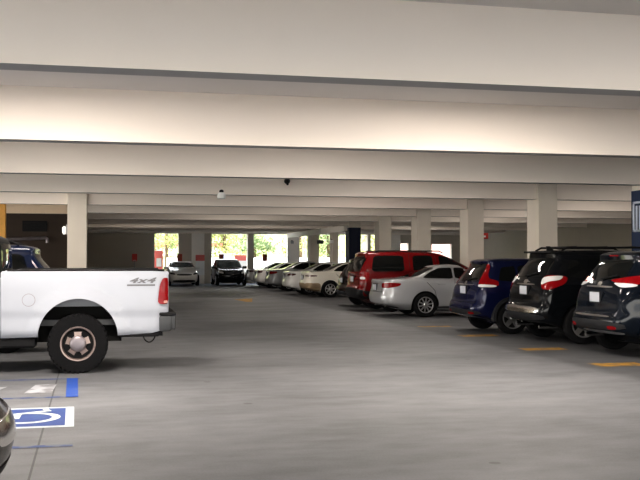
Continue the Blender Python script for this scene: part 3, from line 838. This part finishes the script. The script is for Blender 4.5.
# 1. black crossover nearest on the right: wide red lamps, chrome strip
s = suv_base(P['bluish_black'], 1.0, 1.0, 1.06)
s['rear_glass'] = [(-0.62, 1.25), (0.62, 1.25), (0.54, 1.59), (-0.54, 1.59)]
s['patches'] = [
    ('tail_light', [(0.36, 1.25), (0.18, 1.28), (-0.22, 1.34), (-0.44, 1.36), (-0.44, 1.24), (-0.07, 1.17), (0.13, 1.19)][::-1], D45(-0.80, 0.72), M['red_lens'], True),
    ('reverse_lens', [(0.26, 1.205), (0.03, 1.205), (-0.16, 1.19), (-0.16, 1.15), (0.08, 1.13)], D45(-0.80, 0.72), M['clear_lens'], True),
    ('chrome_strip', [(-0.42, 1.125), (0.42, 1.125), (0.42, 1.155), (-0.42, 1.155)], 'rear', M['chrome'], False),
    ('lower_bumper', [(-0.80, 0.45), (0.80, 0.45), (0.80, 0.60), (-0.80, 0.60)], 'rear', M['trim'], False),
    ('chrome_strip', [(-0.55, 0.655), (0.55, 0.655), (0.55, 0.685), (-0.55, 0.685)], 'rear', M['chrome'], False),
    ('skid_plate', [(-0.72, 0.385), (0.30, 0.385), (0.36, 0.435), (-0.76, 0.435)], 'rear', M['alloy'], False),
    ('reflector', [(0.52, 0.47), (0.70, 0.47), (0.70, 0.525), (0.52, 0.525)], 'rear', M['red_lens'], True),
    ('emblem', [(-0.065, 1.15), (0.065, 1.15), (0.065, 1.22), (-0.065, 1.22)], 'rear', M['chrome'], False),
]
s['plate'] = (-0.02, 0.97); s['wiper'] = (0.0, 1.27); s['rails'] = (0.85, 2.3, 0.52, 1.72); s['exhaust'] = (0.5,)
s['rear_seams'] = [[(-0.70, 0.66), (0.70, 0.66)]]
t, bv = make_car('crossover_car', 'black crossover with wide red boomerang lamps, nearest the frame in the right row', 'car', (7.80, 14.30, 0), 0, s)
add_fender_flares(t, s, M['trim'])
obj('spoiler_brake_light', B(0.46, 0.49, -0.14, 0.14, 1.645, 1.665), M['red_lens'], t)

# 2. large black SUV with chrome bumper bar and roof rack
s = suv_base(P['black'], 1.02, 1.03, 1.085)
s['R'] = 0.37
s['rear_glass'] = [(-0.66, 1.25), (0.66, 1.25), (0.56, 1.62), (-0.56, 1.62)]
s['patches'] = [
    ('tail_light', [(0.10, 1.03), (0.12, 1.25), (-0.05, 1.30), (-0.32, 1.27), (-0.30, 1.13), (-0.18, 1.07), (-0.08, 1.02)], D45(-0.82, 0.72), M['red_lens'], True),
    ('reverse_lens', [(0.13, 1.10), (0.13, 1.25), (-0.24, 1.29), (-0.20, 1.20), (-0.02, 1.17)], D45(-0.84, 0.72), M['clear_lens'], True),
    ('chrome_bumper_bar', [(-0.74, 0.575), (0.74, 0.575), (0.74, 0.70), (-0.74, 0.70)], 'rear', M['chrome'], False),
    ('lower_bumper', [(-0.80, 0.44), (0.80, 0.44), (0.80, 0.57), (-0.80, 0.57)], 'rear', M['trim'], False),
    ('chrome_strip', [(-0.40, 1.10), (0.40, 1.10), (0.40, 1.125), (-0.40, 1.125)], 'rear', M['chrome'], False),
    ('emblem', [(-0.09, 1.13), (0.09, 1.13), (0.09, 1.20), (-0.09, 1.20)], 'rear', M['chrome'], False),
]
s['plate'] = (-0.05, 1.0); s['wiper'] = (0.1, 1.27); s['rails'] = (0.65, 2.5, 0.56, 1.82); s['antenna'] = (0.62, 0.0, 1.78, 0.07); s['exhaust'] = (-0.5, 0.5)
s['style'] = 'five'
t, bv = make_car('sport_utility_vehicle', 'large black SUV with chrome rear bumper bar, between blue car and nearest black crossover', 'car', (7.75, 17.0, 0), 0, s)
rk = bmesh.new()
for x in (0.95, 1.6, 2.2): tube(rk, [(x, -0.56, 1.83), (x, 0.56, 1.83)], 0.018)
obj('roof_rack', rk, M['black'], t)
sb = bmesh.new(); box(sb, 0.40, 0.66, -0.60, 0.60, 1.715, 1.755, 0.015)
obj('roof_spoiler', sb, M['black'], t, 40)

# 3. blue crossover with tall pillar lamps
s = suv_base(P['blue'], 1.0, 1.0, 0.985)
s['rear_glass'] = [(-0.60, 1.11), (0.60, 1.11), (0.50, 1.50), (-0.50, 1.50)]
s['patches'] = [
    ('tail_light', [(0.06, 1.01), (-0.34, 1.01), (-0.32, 1.13), (-0.12, 1.19), (-0.10, 1.49), (0.01, 1.49), (0.03, 1.22)], D45(-0.78, 0.74), M['red_lens'], True),
    ('reverse_lens', [(0.06, 0.995), (-0.28, 0.995), (-0.29, 1.04), (0.05, 1.06)], D45(-0.80, 0.74), M['clear_lens'], True),
    ('chrome_strip', [(-0.46, 1.03), (0.46, 1.03), (0.46, 1.055), (-0.46, 1.055)], 'rear', M['chrome'], False),
    ('lower_bumper', [(-0.80, 0.40), (0.80, 0.40), (0.80, 0.52), (-0.80, 0.52)], 'rear', M['trim'], False),
    ('reflector', [(0.52, 0.43), (0.70, 0.43), (0.70, 0.48), (0.52, 0.48)], 'rear', M['red_lens'], True),
    ('emblem', [(-0.055, 1.04), (0.055, 1.04), (0.055, 1.12), (-0.055, 1.12)], 'rear', M['chrome'], False),
]
s['plate'] = (-0.06, 0.93); s['wiper'] = (0.0, 1.14); s['style'] = 'five'
s['rear_seams'] = [[(-0.70, 0.67), (0.70, 0.67)]]
t, bv = make_car('crossover_car', 'deep blue crossover with tall red pillar lamps', 'car', (7.45, 19.45, 0), 0, s)
add_fender_flares(t, s, M['trim'])

# 4. silver sedan
s = sedan_base(P['silver'], 1.0, 1.0, 1.01)
s['axles'] = (1.25, 3.98)
s['patches'] = [
    ('tail_light', [(0.22, 0.80), (0.22, 0.93), (0.0, 0.95), (-0.34, 0.94), (-0.30, 0.85), (-0.05, 0.80)], D45(-0.78, 0.80), M['red_lens'], True),
    ('chrome_strip', [(-0.34, 0.90), (0.34, 0.90), (0.34, 0.925), (-0.34, 0.925)], 'rear', M['chrome'], False),
    ('lower_bumper', [(-0.70, 0.24), (0.70, 0.24), (0.70, 0.32), (-0.70, 0.32)], 'rear', M['trim'], False),
    ('side_sill', [(1.5, 0.24), (3.4, 0.24), (3.4, 0.30), (1.5, 0.30)], 'side-', M['grey_trim'], True),
]
s['exhaust'] = (-0.5, 0.5); s['rear_seams'] = [[(-0.60, 0.69), (0.60, 0.69)], [(-0.5, 0.95), (-0.58, 0.69)], [(0.5, 0.95), (0.58, 0.69)]]
t, bv = make_car('sedan_car', 'silver sedan with red corner lamps parked between the blue crossover and red SUV', 'car', (7.22, 25.45, 0), 0, s)

# 5. long red SUV
RK = scale_keys(SUV, 1.16, 1.06, 1.12)
# a squarer tail
RK = [(k[0], k[1] * (0.55 if k[0] > 1.1 else 0.8), k[2] + 0.05, k[3] * (1.03 if k[0] > 1.2 else 1), k[4] * (1.05 if k[0] > 1.2 else 1), k[5], k[6], k[7], k[8] * 0.7, k[9]) for k in RK]
s = dict(keys=RK, paint=P['red'], R=0.39, axles=(1.10, 4.15), style='five')
s['side_windows'] = [[(0.46, 1.22), (1.48, 1.22), (1.48, 1.70), (0.56, 1.70)], [(1.76, 1.22), (2.42, 1.22), (2.42, 1.70), (1.78, 1.70)], [(2.64, 1.22), (3.60, 1.21), (3.12, 1.62), (2.64, 1.70)]]
s['rear_glass'] = [(-0.70, 1.22), (0.70, 1.22), (0.66, 1.68), (-0.66, 1.68)]
s['seams'] = [[(1.66, 0.5), (1.66, 1.74)], [(2.53, 0.5), (2.53, 1.74)]]
s['handles'] = [(1.84, 1.08), (2.70, 1.08)]; s['mirror'] = (3.42, 1.2)
s['windshield'] = [(-0.74, 1.26), (0.74, 1.26), (0.62, 1.70), (-0.62, 1.70)]
s['patches'] = [
    ('tail_light', [(0.14, 0.88), (0.14, 1.22), (-0.16, 1.22), (-0.16, 0.88)], D45(-0.88, 0.78), M['red_lens'], True),
    ('reverse_lens', [(0.12, 0.98), (0.12, 1.06), (-0.06, 1.06), (-0.06, 0.98)], D45(-0.89, 0.78), M['clear_lens'], True),
    ('lower_bumper', [(-0.92, 0.34), (0.92, 0.34), (0.92, 0.72), (-0.92, 0.72)], 'rear', M['black'], False),
    ('chrome_strip', [(-0.3, 1.12), (0.3, 1.12), (0.3, 1.16), (-0.3, 1.16)], 'rear', M['chrome'], False),
]
s['plate'] = (0.0, 0.98); s['rails'] = (0.6, 2.8, 0.66, 1.845)
t, bv = make_car('sport_utility_vehicle', 'long red SUV with black side windows behind the silver sedan', 'car', (7.25, 28.2, 0), 0, s)

# 6. dark hatchback with red and white lamps
s = suv_base(P['maroon'], 0.97, 1.0, 1.0)
s['rear_glass'] = [(-0.60, 1.13), (0.60, 1.13), (0.50, 1.52), (-0.50, 1.52)]
s['patches'] = [
    ('tail_light', [(0.16, 0.92), (0.16, 1.14), (-0.16, 1.20), (-0.20, 0.98)], D45(-0.80, 0.74), M['red_lens'], True),
    ('reverse_lens', [(0.14, 0.86), (0.14, 0.92), (-0.12, 0.94), (-0.12, 0.86)], D45(-0.81, 0.74), M['clear_lens'], True),
    ('lower_bumper', [(-0.80, 0.40), (0.80, 0.40), (0.80, 0.52), (-0.80, 0.52)], 'rear', M['trim'], False),
]
s['plate'] = (0.0, 0.88)
make_car('hatchback_car', 'near black hatchback half hidden left of the red SUV', 'car', (7.6, 31.0, 0), 0, s)

# 7. cream sedan with tan lower cladding
s = sedan_base(P['cream'], 1.02, 1.0, 1.03)
s['style'] = 'seven'
s['patches'] = [
    ('tail_light', [(0.30, 0.86), (0.30, 0.93), (-0.30, 0.93), (-0.30, 0.86)], D45(-0.78, 0.80), M['dark_lens'], True),
    ('rear_cladding', [(-0.74, 0.24), (0.74, 0.24), (0.74, 0.60), (-0.74, 0.60)], 'rear', P['tan'], False),
    ('side_cladding', [(0.30, 0.26), (0.68, 0.26), (0.66, 0.60), (0.30, 0.60)], 'side-', P['tan'], True),
    ('side_cladding', [(1.50, 0.24), (3.42, 0.24), (3.42, 0.52), (1.50, 0.52)], 'side-', P['tan'], True),
    ('corner_cladding', [(0.25, 0.27), (0.25, 0.60), (-0.3, 0.60), (-0.3, 0.27)], D45(-0.78, 0.80), P['tan'], True),
]
make_car('sedan_car', 'cream sedan with tan lower cladding beyond the dark hatchback', 'car', (7.88, 38.95, 0), 0, s)

# 8. white sedan beside it
s = sedan_base(P['white'], 1.0, 1.0, 1.02)
s['patches'] = [('tail_light', [(0.2, 0.84), (0.2, 0.96), (-0.26, 0.96), (-0.2, 0.86)], D45(-0.78, 0.80), M['dark_lens'], True),
                ('lower_bumper', [(-0.70, 0.24), (0.70, 0.24), (0.70, 0.34), (-0.70, 0.34)], 'rear', M['trim'], False)]
make_car('sedan_car', 'plain white sedan mostly hidden behind the cream sedan', 'car', (7.6, 41.7, 0), 0, s)

# 9. dull silver sedan
s = sedan_base(P['silver2'], 1.0, 1.0, 1.04)
s['patches'] = [('tail_light', [(0.2, 0.84), (0.2, 0.99), (-0.26, 0.99), (-0.2, 0.86)], D45(-0.78, 0.80), M['red_lens'], True),
                ('lower_bumper', [(-0.70, 0.24), (0.70, 0.24), (0.70, 0.34), (-0.70, 0.34)], 'rear', M['trim'], False)]
make_car('sedan_car', 'dull silver sedan with dark glass, just past the white sedan', 'car', (7.65, 46.8, 0), 0, s)

# 10. pale silver coupe
s = sedan_base(P['pale'], 0.98, 1.0, 1.0)
s['patches'] = [('tail_light', [(0.2, 0.84), (0.2, 0.96), (-0.16, 0.96), (-0.16, 0.86)], D45(-0.78, 0.80), M['dark_lens'], True),
                ('lower_bumper', [(-0.70, 0.24), (0.70, 0.24), (0.70, 0.34), (-0.70, 0.34)], 'rear', M['trim'], False)]
make_car('sedan_car', 'pale silver sedan with rounded roof second from the far end of the right row', 'car', (7.65, 50.8, 0), 0, s)

# 11. grey car at the far end
s = sedan_base(P['silver2'], 0.95, 0.98, 0.98)
s['patches'] = [('tail_light', [(0.2, 0.84), (0.2, 0.94), (-0.16, 0.94), (-0.16, 0.86)], D45(-0.78, 0.80), M['dark_lens'], True)]
make_car('sedan_car', 'grey sedan farthest down the right row beside the far openings', 'car', (7.75, 54.6, 0), 0, s)

# 12. white sedan facing out, far wall
s = sedan_base(P['white'], 1.0, 1.04, 1.02)
s['glass_front'] = M['glass2']
s['patches'] = [('headlight', [(0.50, 0.66), (0.80, 0.70), (0.82, 0.80), (0.56, 0.76)], 'front', M['trim'], True),
                ('grille', [(-0.42, 0.62), (0.42, 0.62), (0.46, 0.72), (-0.46, 0.72)], 'front', M['grey_trim'], False),
                ('air_intake', [(-0.66, 0.24), (0.66, 0.24), (0.66, 0.36), (-0.66, 0.36)], 'front', M['black'], False)]
make_car('sedan_car', 'white sedan parked nose out at the far wall', 'car', (4.25, 60.4, 0), -PI / 2, s)

# 13. black car facing out
s = suv_base(P['black'], 0.97, 1.02, 0.98)
s['glass_front'] = M['glass2']
s['patches'] = [('headlight', [(0.50, 0.72), (0.80, 0.76), (0.80, 0.88), (0.56, 0.84)], 'front', M['clear_lens'], True),
                ('hood_glint', [(-0.62, 0.92), (0.62, 0.92), (0.60, 0.97), (-0.60, 0.97)], 'front', M['chrome'], False),  # glint on the hood painted in as a chrome strip
                ('grille', [(-0.42, 0.68), (0.42, 0.68), (0.46, 0.84), (-0.46, 0.84)], 'front', M['grey_trim'], False)]
make_car('hatchback_car', 'black car facing out under the bright far openings', 'car', (7.1, 60.0, 0), -PI / 2, s)

# 14. navy van behind the pickup
VK = scale_keys(SUV, 1.08, 1.06, 1.13)
s = suv_base(P['navy_van'], 1.08, 1.06, 1.13)
s['R'] = 0.36
s['side_windows'] = [[(0.60, 1.28), (1.45, 1.26), (1.45, 1.70), (0.72, 1.68)], [(1.55, 1.24), (2.2, 1.24), (2.2, 1.72), (1.55, 1.72)], [(2.3, 1.24), (3.3, 1.22), (2.86, 1.66), (2.3, 1.72)]]
s['rear_glass'] = [(-0.66, 1.26), (0.66, 1.26), (0.60, 1.70), (-0.60, 1.70)]
s['patches'] = [('tail_light', [(0.10, 0.95), (0.10, 1.25), (-0.16, 1.25), (-0.16, 0.95)], D45(-0.85, 0.78), M['red_lens'], True),
                ('pillar_strip', [(0.17, 1.22), (0.22, 1.22), (0.52, 1.74), (0.47, 1.76)], 'side-', M['hub'], True)]  # lit edge of the rear pillar put in as a grey strip
s['rails'] = (0.8, 2.6, 0.58, 1.90)
make_car('minivan_car', 'navy blue van parked behind the white pickup', 'car', (-0.75, 17.6, 0), PI, s)

# 15. dark olive car nose at the lower left
s = sedan_base(P['olive'], 1.0, 1.0, 1.0)
s['patches'] = [('headlight', [(0.46, 0.60), (0.76, 0.63), (0.80, 0.72), (0.52, 0.70)], 'front', M['clear_lens'], True),
                ('grille', [(-0.42, 0.52), (0.42, 0.52), (0.46, 0.66), (-0.46, 0.66)], 'front', M['chrome'], False),
                ('air_intake', [(-0.72, 0.24), (0.72, 0.24), (0.72, 0.40), (-0.72, 0.40)], 'front', M['black'], False)]
make_car('sedan_car', 'dark olive car corner poking in at the lower left beside the wheelchair symbol', 'car', (-5.405, 5.95, 0), 0, s)

# ------------------------------------------------------------------ signs and fittings
def column_wrap(y, label, m, letters=False):
    dx = 0.15 if letters else 0
    x0, x1, y0, y1 = XC + dx - CW / 2 - 0.012, XC + dx + CW / 2 + 0.012, y - 0.112, y + CD - 0.088
    z0, z1 = 0.9, 3.17
    bm = bmesh.new()
    pts_o = [(x0, y0), (x1, y0), (x1, y1), (x0, y1)]
    box(bm, x0, x0 + 0.01, y0, y1, z0, z1); box(bm, x1 - 0.01, x1, y0, y1, z0, z1); box(bm, x0, x1, y0, y0 + 0.01, z0, z1); box(bm, x0, x1, y1 - 0.01, y1, z0, z1)
    o = obj('column_sign', bm, m); tag(o, label, 'sign')
    if letters:
        lb = bmesh.new(); xx = x0 - 0.006
        ya, yb = y1 - 0.06, y0 + 0.06
        za, zb = 2.22, 2.92
        box(lb, xx, x0, yb, ya, zb - 0.05, zb); box(lb, xx, x0, yb, ya, za, za + 0.05)
        box(lb, xx, x0, ya - 0.07, ya, za, zb)
        box(lb, xx, x0, ya - 0.20, ya - 0.13, za, zb - 0.1)
        box(lb, xx, x0, ya - 0.34, ya - 0.26, za, zb - 0.1)
        box(lb, xx, x0, yb, yb + 0.07, za, zb)
        obj('lettering', lb, M['sign_white'], o)
    return o
column_wrap(COLY[2], 'navy column sign with white bars at the right edge', M['navy'], True)
column_wrap(COLY[7], 'dark navy sign wrapped round a column beyond the red SUV', M['navy_dark'])

# stall signs along the far wall
for i, (x, lab) in enumerate([(1.50, 'small red stall sign on the beige far wall left of the openings'), (4.36, 'small red-brown stall sign above the white nose-out sedan'), (7.05, 'small red-brown stall sign above the black nose-out car'), (9.92, 'small red-brown stall sign seen past the pale sedan roofs')]):
    t = thing('stall_sign', lab, 'sign', (x, YFAR - 0.25, 0), 0, 'stall signs along the far wall')
    obj('sign_plate', box(bmesh.new(), -0.16, 0.16, -0.02, 0.0, 1.46, 1.92, 0.005), M['red_sign'] if i == 0 else M['red_brown'], t)
    obj('post', lathe(bmesh.new(), [(0.025, 0), (0.025, 1.7)], 'z', (0, 0.03, 0), 10), M['steel'], t)
    obj('plate_border', B(-0.12, 0.12, -0.024, -0.02, 1.50, 1.53), M['white_matte'] if i == 0 else M['red_brown'], t)
# red and white board in the first opening
t = thing('notice_board', 'red framed white notice board in the leftmost far opening', 'sign', (3.08, YFAR + 0.9, 0))
obj('frame', box(bmesh.new(), -0.27, 0.27, -0.04, 0.0, 0.95, 2.15, 0.01), M['pink_red'], t)
obj('panel', B(-0.15, 0.17, -0.05, -0.04, 1.1, 1.65), M['white_matte'], t)
for s_ in (-1, 1): obj('leg', B(s_ * 0.2 - 0.03, s_ * 0.2 + 0.03, -0.03, 0.0, 0, 0.97), M['steel'], t)
# banners outside
for i, (x, w, lab) in enumerate([(5.76, 0.72, 'faded red banner with white skirt on white wall panel'), (8.55, 0.80, 'faded red banner outside the middle far opening')]):
    y = YFAR - 0.06 if i == 0 else YFAR + 1.5
    t = thing('banner', lab, 'banner', (x, y, 0))
    obj('red_panel', B(-w / 2, w / 2, -0.02, 0.0, 1.48, 1.86), M['pink_red'], t)
    obj('white_panel', B(-w / 2, w / 2, -0.02, 0.0, 0.55, 1.48), M['white_matte'], t)
    for s_ in (-1, 1): obj('leg', B(s_ * w * 0.45 - 0.02, s_ * w * 0.45 + 0.02, -0.02, 0.0, 0, 0.55), M['steel'], t)
t = thing('utility_box', 'pale blue and white cabinet outside the middle far opening', 'cabinet', (7.72, YFAR + 2.5, 0))
obj('body', box(bmesh.new(), -0.3, 0.3, -0.2, 0.2, 0.08, 1.9, 0.02), M['pale_blue'], t)
obj('lid', B(-0.33, 0.33, -0.23, 0.23, 1.9, 1.96), M['white_matte'], t)
obj('base', B(-0.32, 0.32, -0.22, 0.22, 0, 0.08), M['white_matte'], t)
# red alarm on the column line, right
t = thing('mounted_fire_alarm', 'red fire alarm box high beside a right column', 'alarm', (XC + CW / 2 + 0.0, COLY[4] - 0.3, 2.30))
# mounted on the back face side of column 471
t.location = (XC + CW / 2 + 0.001, COLY[4] + 0.05, 2.28)
obj('housing', box(bmesh.new(), 0, 0.22, 0, 0.15, 0, 0.20, 0.015), M['red_sign'], t)
obj('strobe', B(0.02, 0.12, -0.03, 0.0, 0.05, 0.11, bev=0.01), M['white_matte'], t)
# camera dome on a beam, hanging light, wall lamps
def on_beam(k): return YB[k]
yb4 = YB[5]
t = thing('mounted_security_camera', 'small dark security camera on the beam face near picture centre', 'camera', (4.53, YB[5], 3.65)); t.scale = (0.7, 0.7, 0.7)
obj('housing', lathe(bmesh.new(), [(0.02, -0.17), (0.07, -0.15), (0.10, -0.10), (0.11, -0.02), (0.11, 0.0)], 'y', (0, 0, 0), 20), M['trim'], t, 40)
obj('lens', lathe(bmesh.new(), [(0.03, -0.03), (0.045, 0.0), (0.04, 0.04)], 'z', (0, -0.10, -0.13), 14), M['black'], t, 40)
t = thing('hanging_light', 'small white light with dark cap hanging under beams left of centre', 'light', (2.60, 22.5, 3.0))
obj('rod', lathe(bmesh.new(), [(0.012, 0.24), (0.012, 1.02)], 'z', (0, 0, 0), 10), M['beam'], t, 40)
obj('cap', lathe(bmesh.new(), [(0.02, 0.27), (0.05, 0.25), (0.06, 0.18)], 'z', (0, 0, 0), 14), M['trim'], t, 40)
obj('diffuser', lathe(bmesh.new(), [(0.07, 0.04), (0.10, 0.06), (0.10, 0.15), (0.06, 0.20)], 'z', (0, 0, 0), 18), M['white_matte'], t, 40)
t = thing('wall_lamp', 'white wall lamp on the left side of the column behind the pickup', 'lamp', (-1.29, 29.6, 2.35))
obj('bracket', B(-0.04, 0.0, -0.06, 0.06, 0.0, 0.30), M['steel'], t)
obj('lamp_shade', lathe(bmesh.new(), [(0.03, 0.0), (0.06, 0.05), (0.07, 0.20), (0.03, 0.25)], 'z', (-0.09, 0, 0), 16), M['lamp_glow'], t, 40)
for x, y, z, lab in [(11.78, YFAR - 0.02, 2.62, 'small lamp on the white panel between far openings'), (XC - 0.25, COLY[8] - 0.12, 2.45, 'small white lamp on the far column beside the hanging sign')]:
    t = thing('wall_lamp', lab, 'lamp', (x, y, z))
    obj('bracket', B(-0.06, 0.06, -0.04, 0.0, 0, 0.22), M['trim'], t)
    obj('lamp_shade', box(bmesh.new(), -0.10, 0.10, -0.16, -0.04, 0.0, 0.18, 0.02), M['white_matte'] if y < YFAR - 1 else M['steel'], t)
t = thing('hanging_sign', 'small dark sign hanging near the far right columns', 'sign', (11.2, COLY[8], 2.42))
obj('board', B(-0.28, 0.08, -0.02, 0.02, 0.0, 0.2), M['grey_trim'], t)
obj('rod', B(-0.12, -0.10, -0.01, 0.01, 0.2, 0.86), M['steel'], t)
t = thing('louvre_vent', 'black louvre vent on the dark brown recess wall', 'vent', (-2.75, 36.29, 2.62))
fr = B(-0.44, 0.44, -0.03, 0.0, 0.0, 0.40); obj('frame', fr, M['black'], t)
sl = bmesh.new()
for k in range(6): box(sl, -0.40, 0.40, -0.05, -0.03, 0.04 + k * 0.06, 0.06 + k * 0.06)
obj('slats', sl, M['black'], t)
o = obj('wall_pipe', tube(bmesh.new(), [(-4.2, 36.15, 2.30), (-2.35, 36.15, 2.38), (-2.30, 36.15, 2.36), (-2.30, 36.15, 2.2)], 0.06), M['hub'], None, 40)
tag(o, 'grey pipe along the dark brown recess wall', 'pipe')
# ceiling luminaires between beams, unseen; most added to brighten the bays
for i, (x, k) in enumerate([(-1.0, 2), (5.2, 2), (5.2, 1), (-1.0, 3), (4.2, 3), (7.4, 4), (16.5, 4), (-2, 5), (7.6, 5), (16.5, 5), (7.6, 6), (16.5, 6), (5.2, 7), (16.5, 7), (2, 9), (8, 9), (17, 9)]):
    y = YB[k] + 2.6
    if y > YFAR: continue
    t = thing('unseen_luminaire', 'unseen white strip luminaire added to the ceiling between two beams', 'light', (x, y, ZC - 0.10), 0, 'ceiling strip luminaires')
    obj('housing', B(-0.65, 0.65, -0.09, 0.09, 0.03, 0.10), M['white_matte'], t)
    la = bpy.data.lights.new('strip_lamp', 'AREA'); la.shape = 'RECTANGLE'; la.size = 1.25; la.size_y = 0.15
    la.energy = {2: 210, 1: 25, 3: 65}.get(k, 55) * (1.5 if x > 14 else 1); la.color = (1.0, 0.91, 0.82)
    lo = bpy.data.objects.new('strip_lamp', la); COL.objects.link(lo); lo.location = (0, 0, 0.02); lo.parent = t

# ------------------------------------------------------------------ outdoors beyond the far openings
struct('ground', B(-60, 90, YFAR + 0.6, 140, -0.25, -0.02), M['ground'], 'pale sunlit ground outside')
struct('ground_near', B(-60, 90, -60, -8, -0.25, -0.02), M['ground'], 'pale ground outside the near entrance')
bm = bmesh.new(); prism(bm, [(71, -0.05), (76, 0.9), (88, 1.6), (100, 9), (140, 12), (140, -0.05)], 'x', -60, 90)
struct('terrain_lawn', bm, M['lawn'], 'sunlit grass bank outside')
def tree(x, y, h, r, m, label, seed):
    rnd = random.Random(seed)
    t = thing('tree', label, 'tree', (x, y, 0.0), 0, 'trees outside the far openings')
    obj('trunk', tube(bmesh.new(), [(0, 0, -0.02), (0.05, 0, h * 0.3), (0.0, 0.1, h * 0.6), (0.1, 0.1, h * 0.85)], [0.18, 0.14, 0.10, 0.04], 10), M['bark'], t, 60)
    bm = bmesh.new()
    for c in range(34):
        a = rnd.uniform(0, 2 * PI); q = r * math.sqrt(rnd.random()); zc = rnd.uniform(1.7, h)
        cc = Vector((q * math.cos(a), q * math.sin(a), zc))
        for k in range(70):
            d = Vector((rnd.gauss(0, 1), rnd.gauss(0, 1), rnd.gauss(0, 0.8))) * 0.38
            p = cc + d; s = rnd.uniform(0.07, 0.17)
            u = Vector((rnd.gauss(0, 1), rnd.gauss(0, 1), rnd.gauss(0, 1))).normalized(); w = u.orthogonal().normalized()
            vs = [bm.verts.new(p + u * s * e + w * s * f2) for e, f2 in ((-1, 0), (0, 0.5), (1, 0), (0, -0.5))]
            bm.faces.new(vs)
    me = bpy.data.meshes.new('foliage'); bm.to_mesh(me); bm.free()
    link('foliage', me, m, t)
for i, (x, y, h, r, mm, lab) in enumerate([
    (4.3, 75, 6.5, 1.8, 'leaf_a', 'yellow green tree seen through the leftmost far opening'),
    (8.9, 75, 7, 1.7, 'leaf_a', 'yellow green tree left in the middle far opening'),
    (12.0, 79.5, 7, 1.8, 'leaf_b', 'green tree seen right of the middle post'),
    (15.2, 75.5, 7, 1.8, 'leaf_a', 'pale yellow green tree behind the white wall panel'),
    (18.6, 80, 7, 1.9, 'leaf_b', 'green tree seen between the far right columns'),
    (22.4, 76, 7, 2.0, 'leaf_a', 'yellow green tree seen beside the navy column sign'),
    (26.5, 81, 7, 2.0, 'leaf_a', 'yellow green tree over the red SUV roof'),
    (6.6, 84, 8, 2.2, 'leaf_b', 'distant green tree far behind the slim posts'),
    (30.5, 77, 7, 1.9, 'leaf_b', 'distant green tree glimpsed through the right slit')]):
    tree(x, y, h, r, M[mm], lab, 40 + i)
t = thing('low_building', 'low white building with red roof band outside the leftmost opening', 'building', (6.5, 88.5, 1.5))
obj('wall', B(-5, 4, 0, 3, 0, 1.25), M['white_matte'], t)
obj('roof', B(-5.2, 4.2, -0.2, 3.2, 1.25, 1.6), M['pink_red'], t)

# ------------------------------------------------------------------ light
w = bpy.data.worlds.new('World'); scn.world = w; w.use_nodes = True
nt = w.node_tree; bg = nt.nodes['Background']
tc = nt.nodes.new('ShaderNodeTexCoord'); sx = nt.nodes.new('ShaderNodeSeparateXYZ'); nt.links.new(tc.outputs['Generated'], sx.inputs[0])
rp = nt.nodes.new('ShaderNodeValToRGB')
rp.color_ramp.elements[0].position = 0.0; rp.color_ramp.elements[0].color = (1.0, 0.95, 0.86, 1)
rp.color_ramp.elements[1].position = 0.7; rp.color_ramp.elements[1].color = (0.66, 0.80, 1.0, 1)
nt.links.new(sx.outputs['Z'], rp.inputs[0]); nt.links.new(rp.outputs[0], bg.inputs['Color'])
bg.inputs['Strength'].default_value = 4.4
sl = bpy.data.lights.new('Sun', 'SUN'); sl.energy = 4.0; sl.angle = 0.02; sl.color = (1.0, 0.93, 0.82)
so = bpy.data.objects.new('Sun', sl); COL.objects.link(so); so.rotation_euler = (math.radians(34), 0, math.radians(-25))

# ------------------------------------------------------------------ camera
cam = bpy.data.cameras.new('Camera'); co = bpy.data.objects.new('Camera', cam); COL.objects.link(co)
cam.sensor_width = 36; cam.lens = 937 / 640 * 36; cam.clip_end = 400
co.location = (0, 0, 1.6)
co.rotation_euler = (math.radians(90 + 1.16), 0, math.radians(-12.6))
scn.camera = co
scn.view_settings.view_transform = 'Standard'
scn.view_settings.look = 'Medium High Contrast'
scn.view_settings.exposure = 0.35
scn.cycles.use_denoising = True
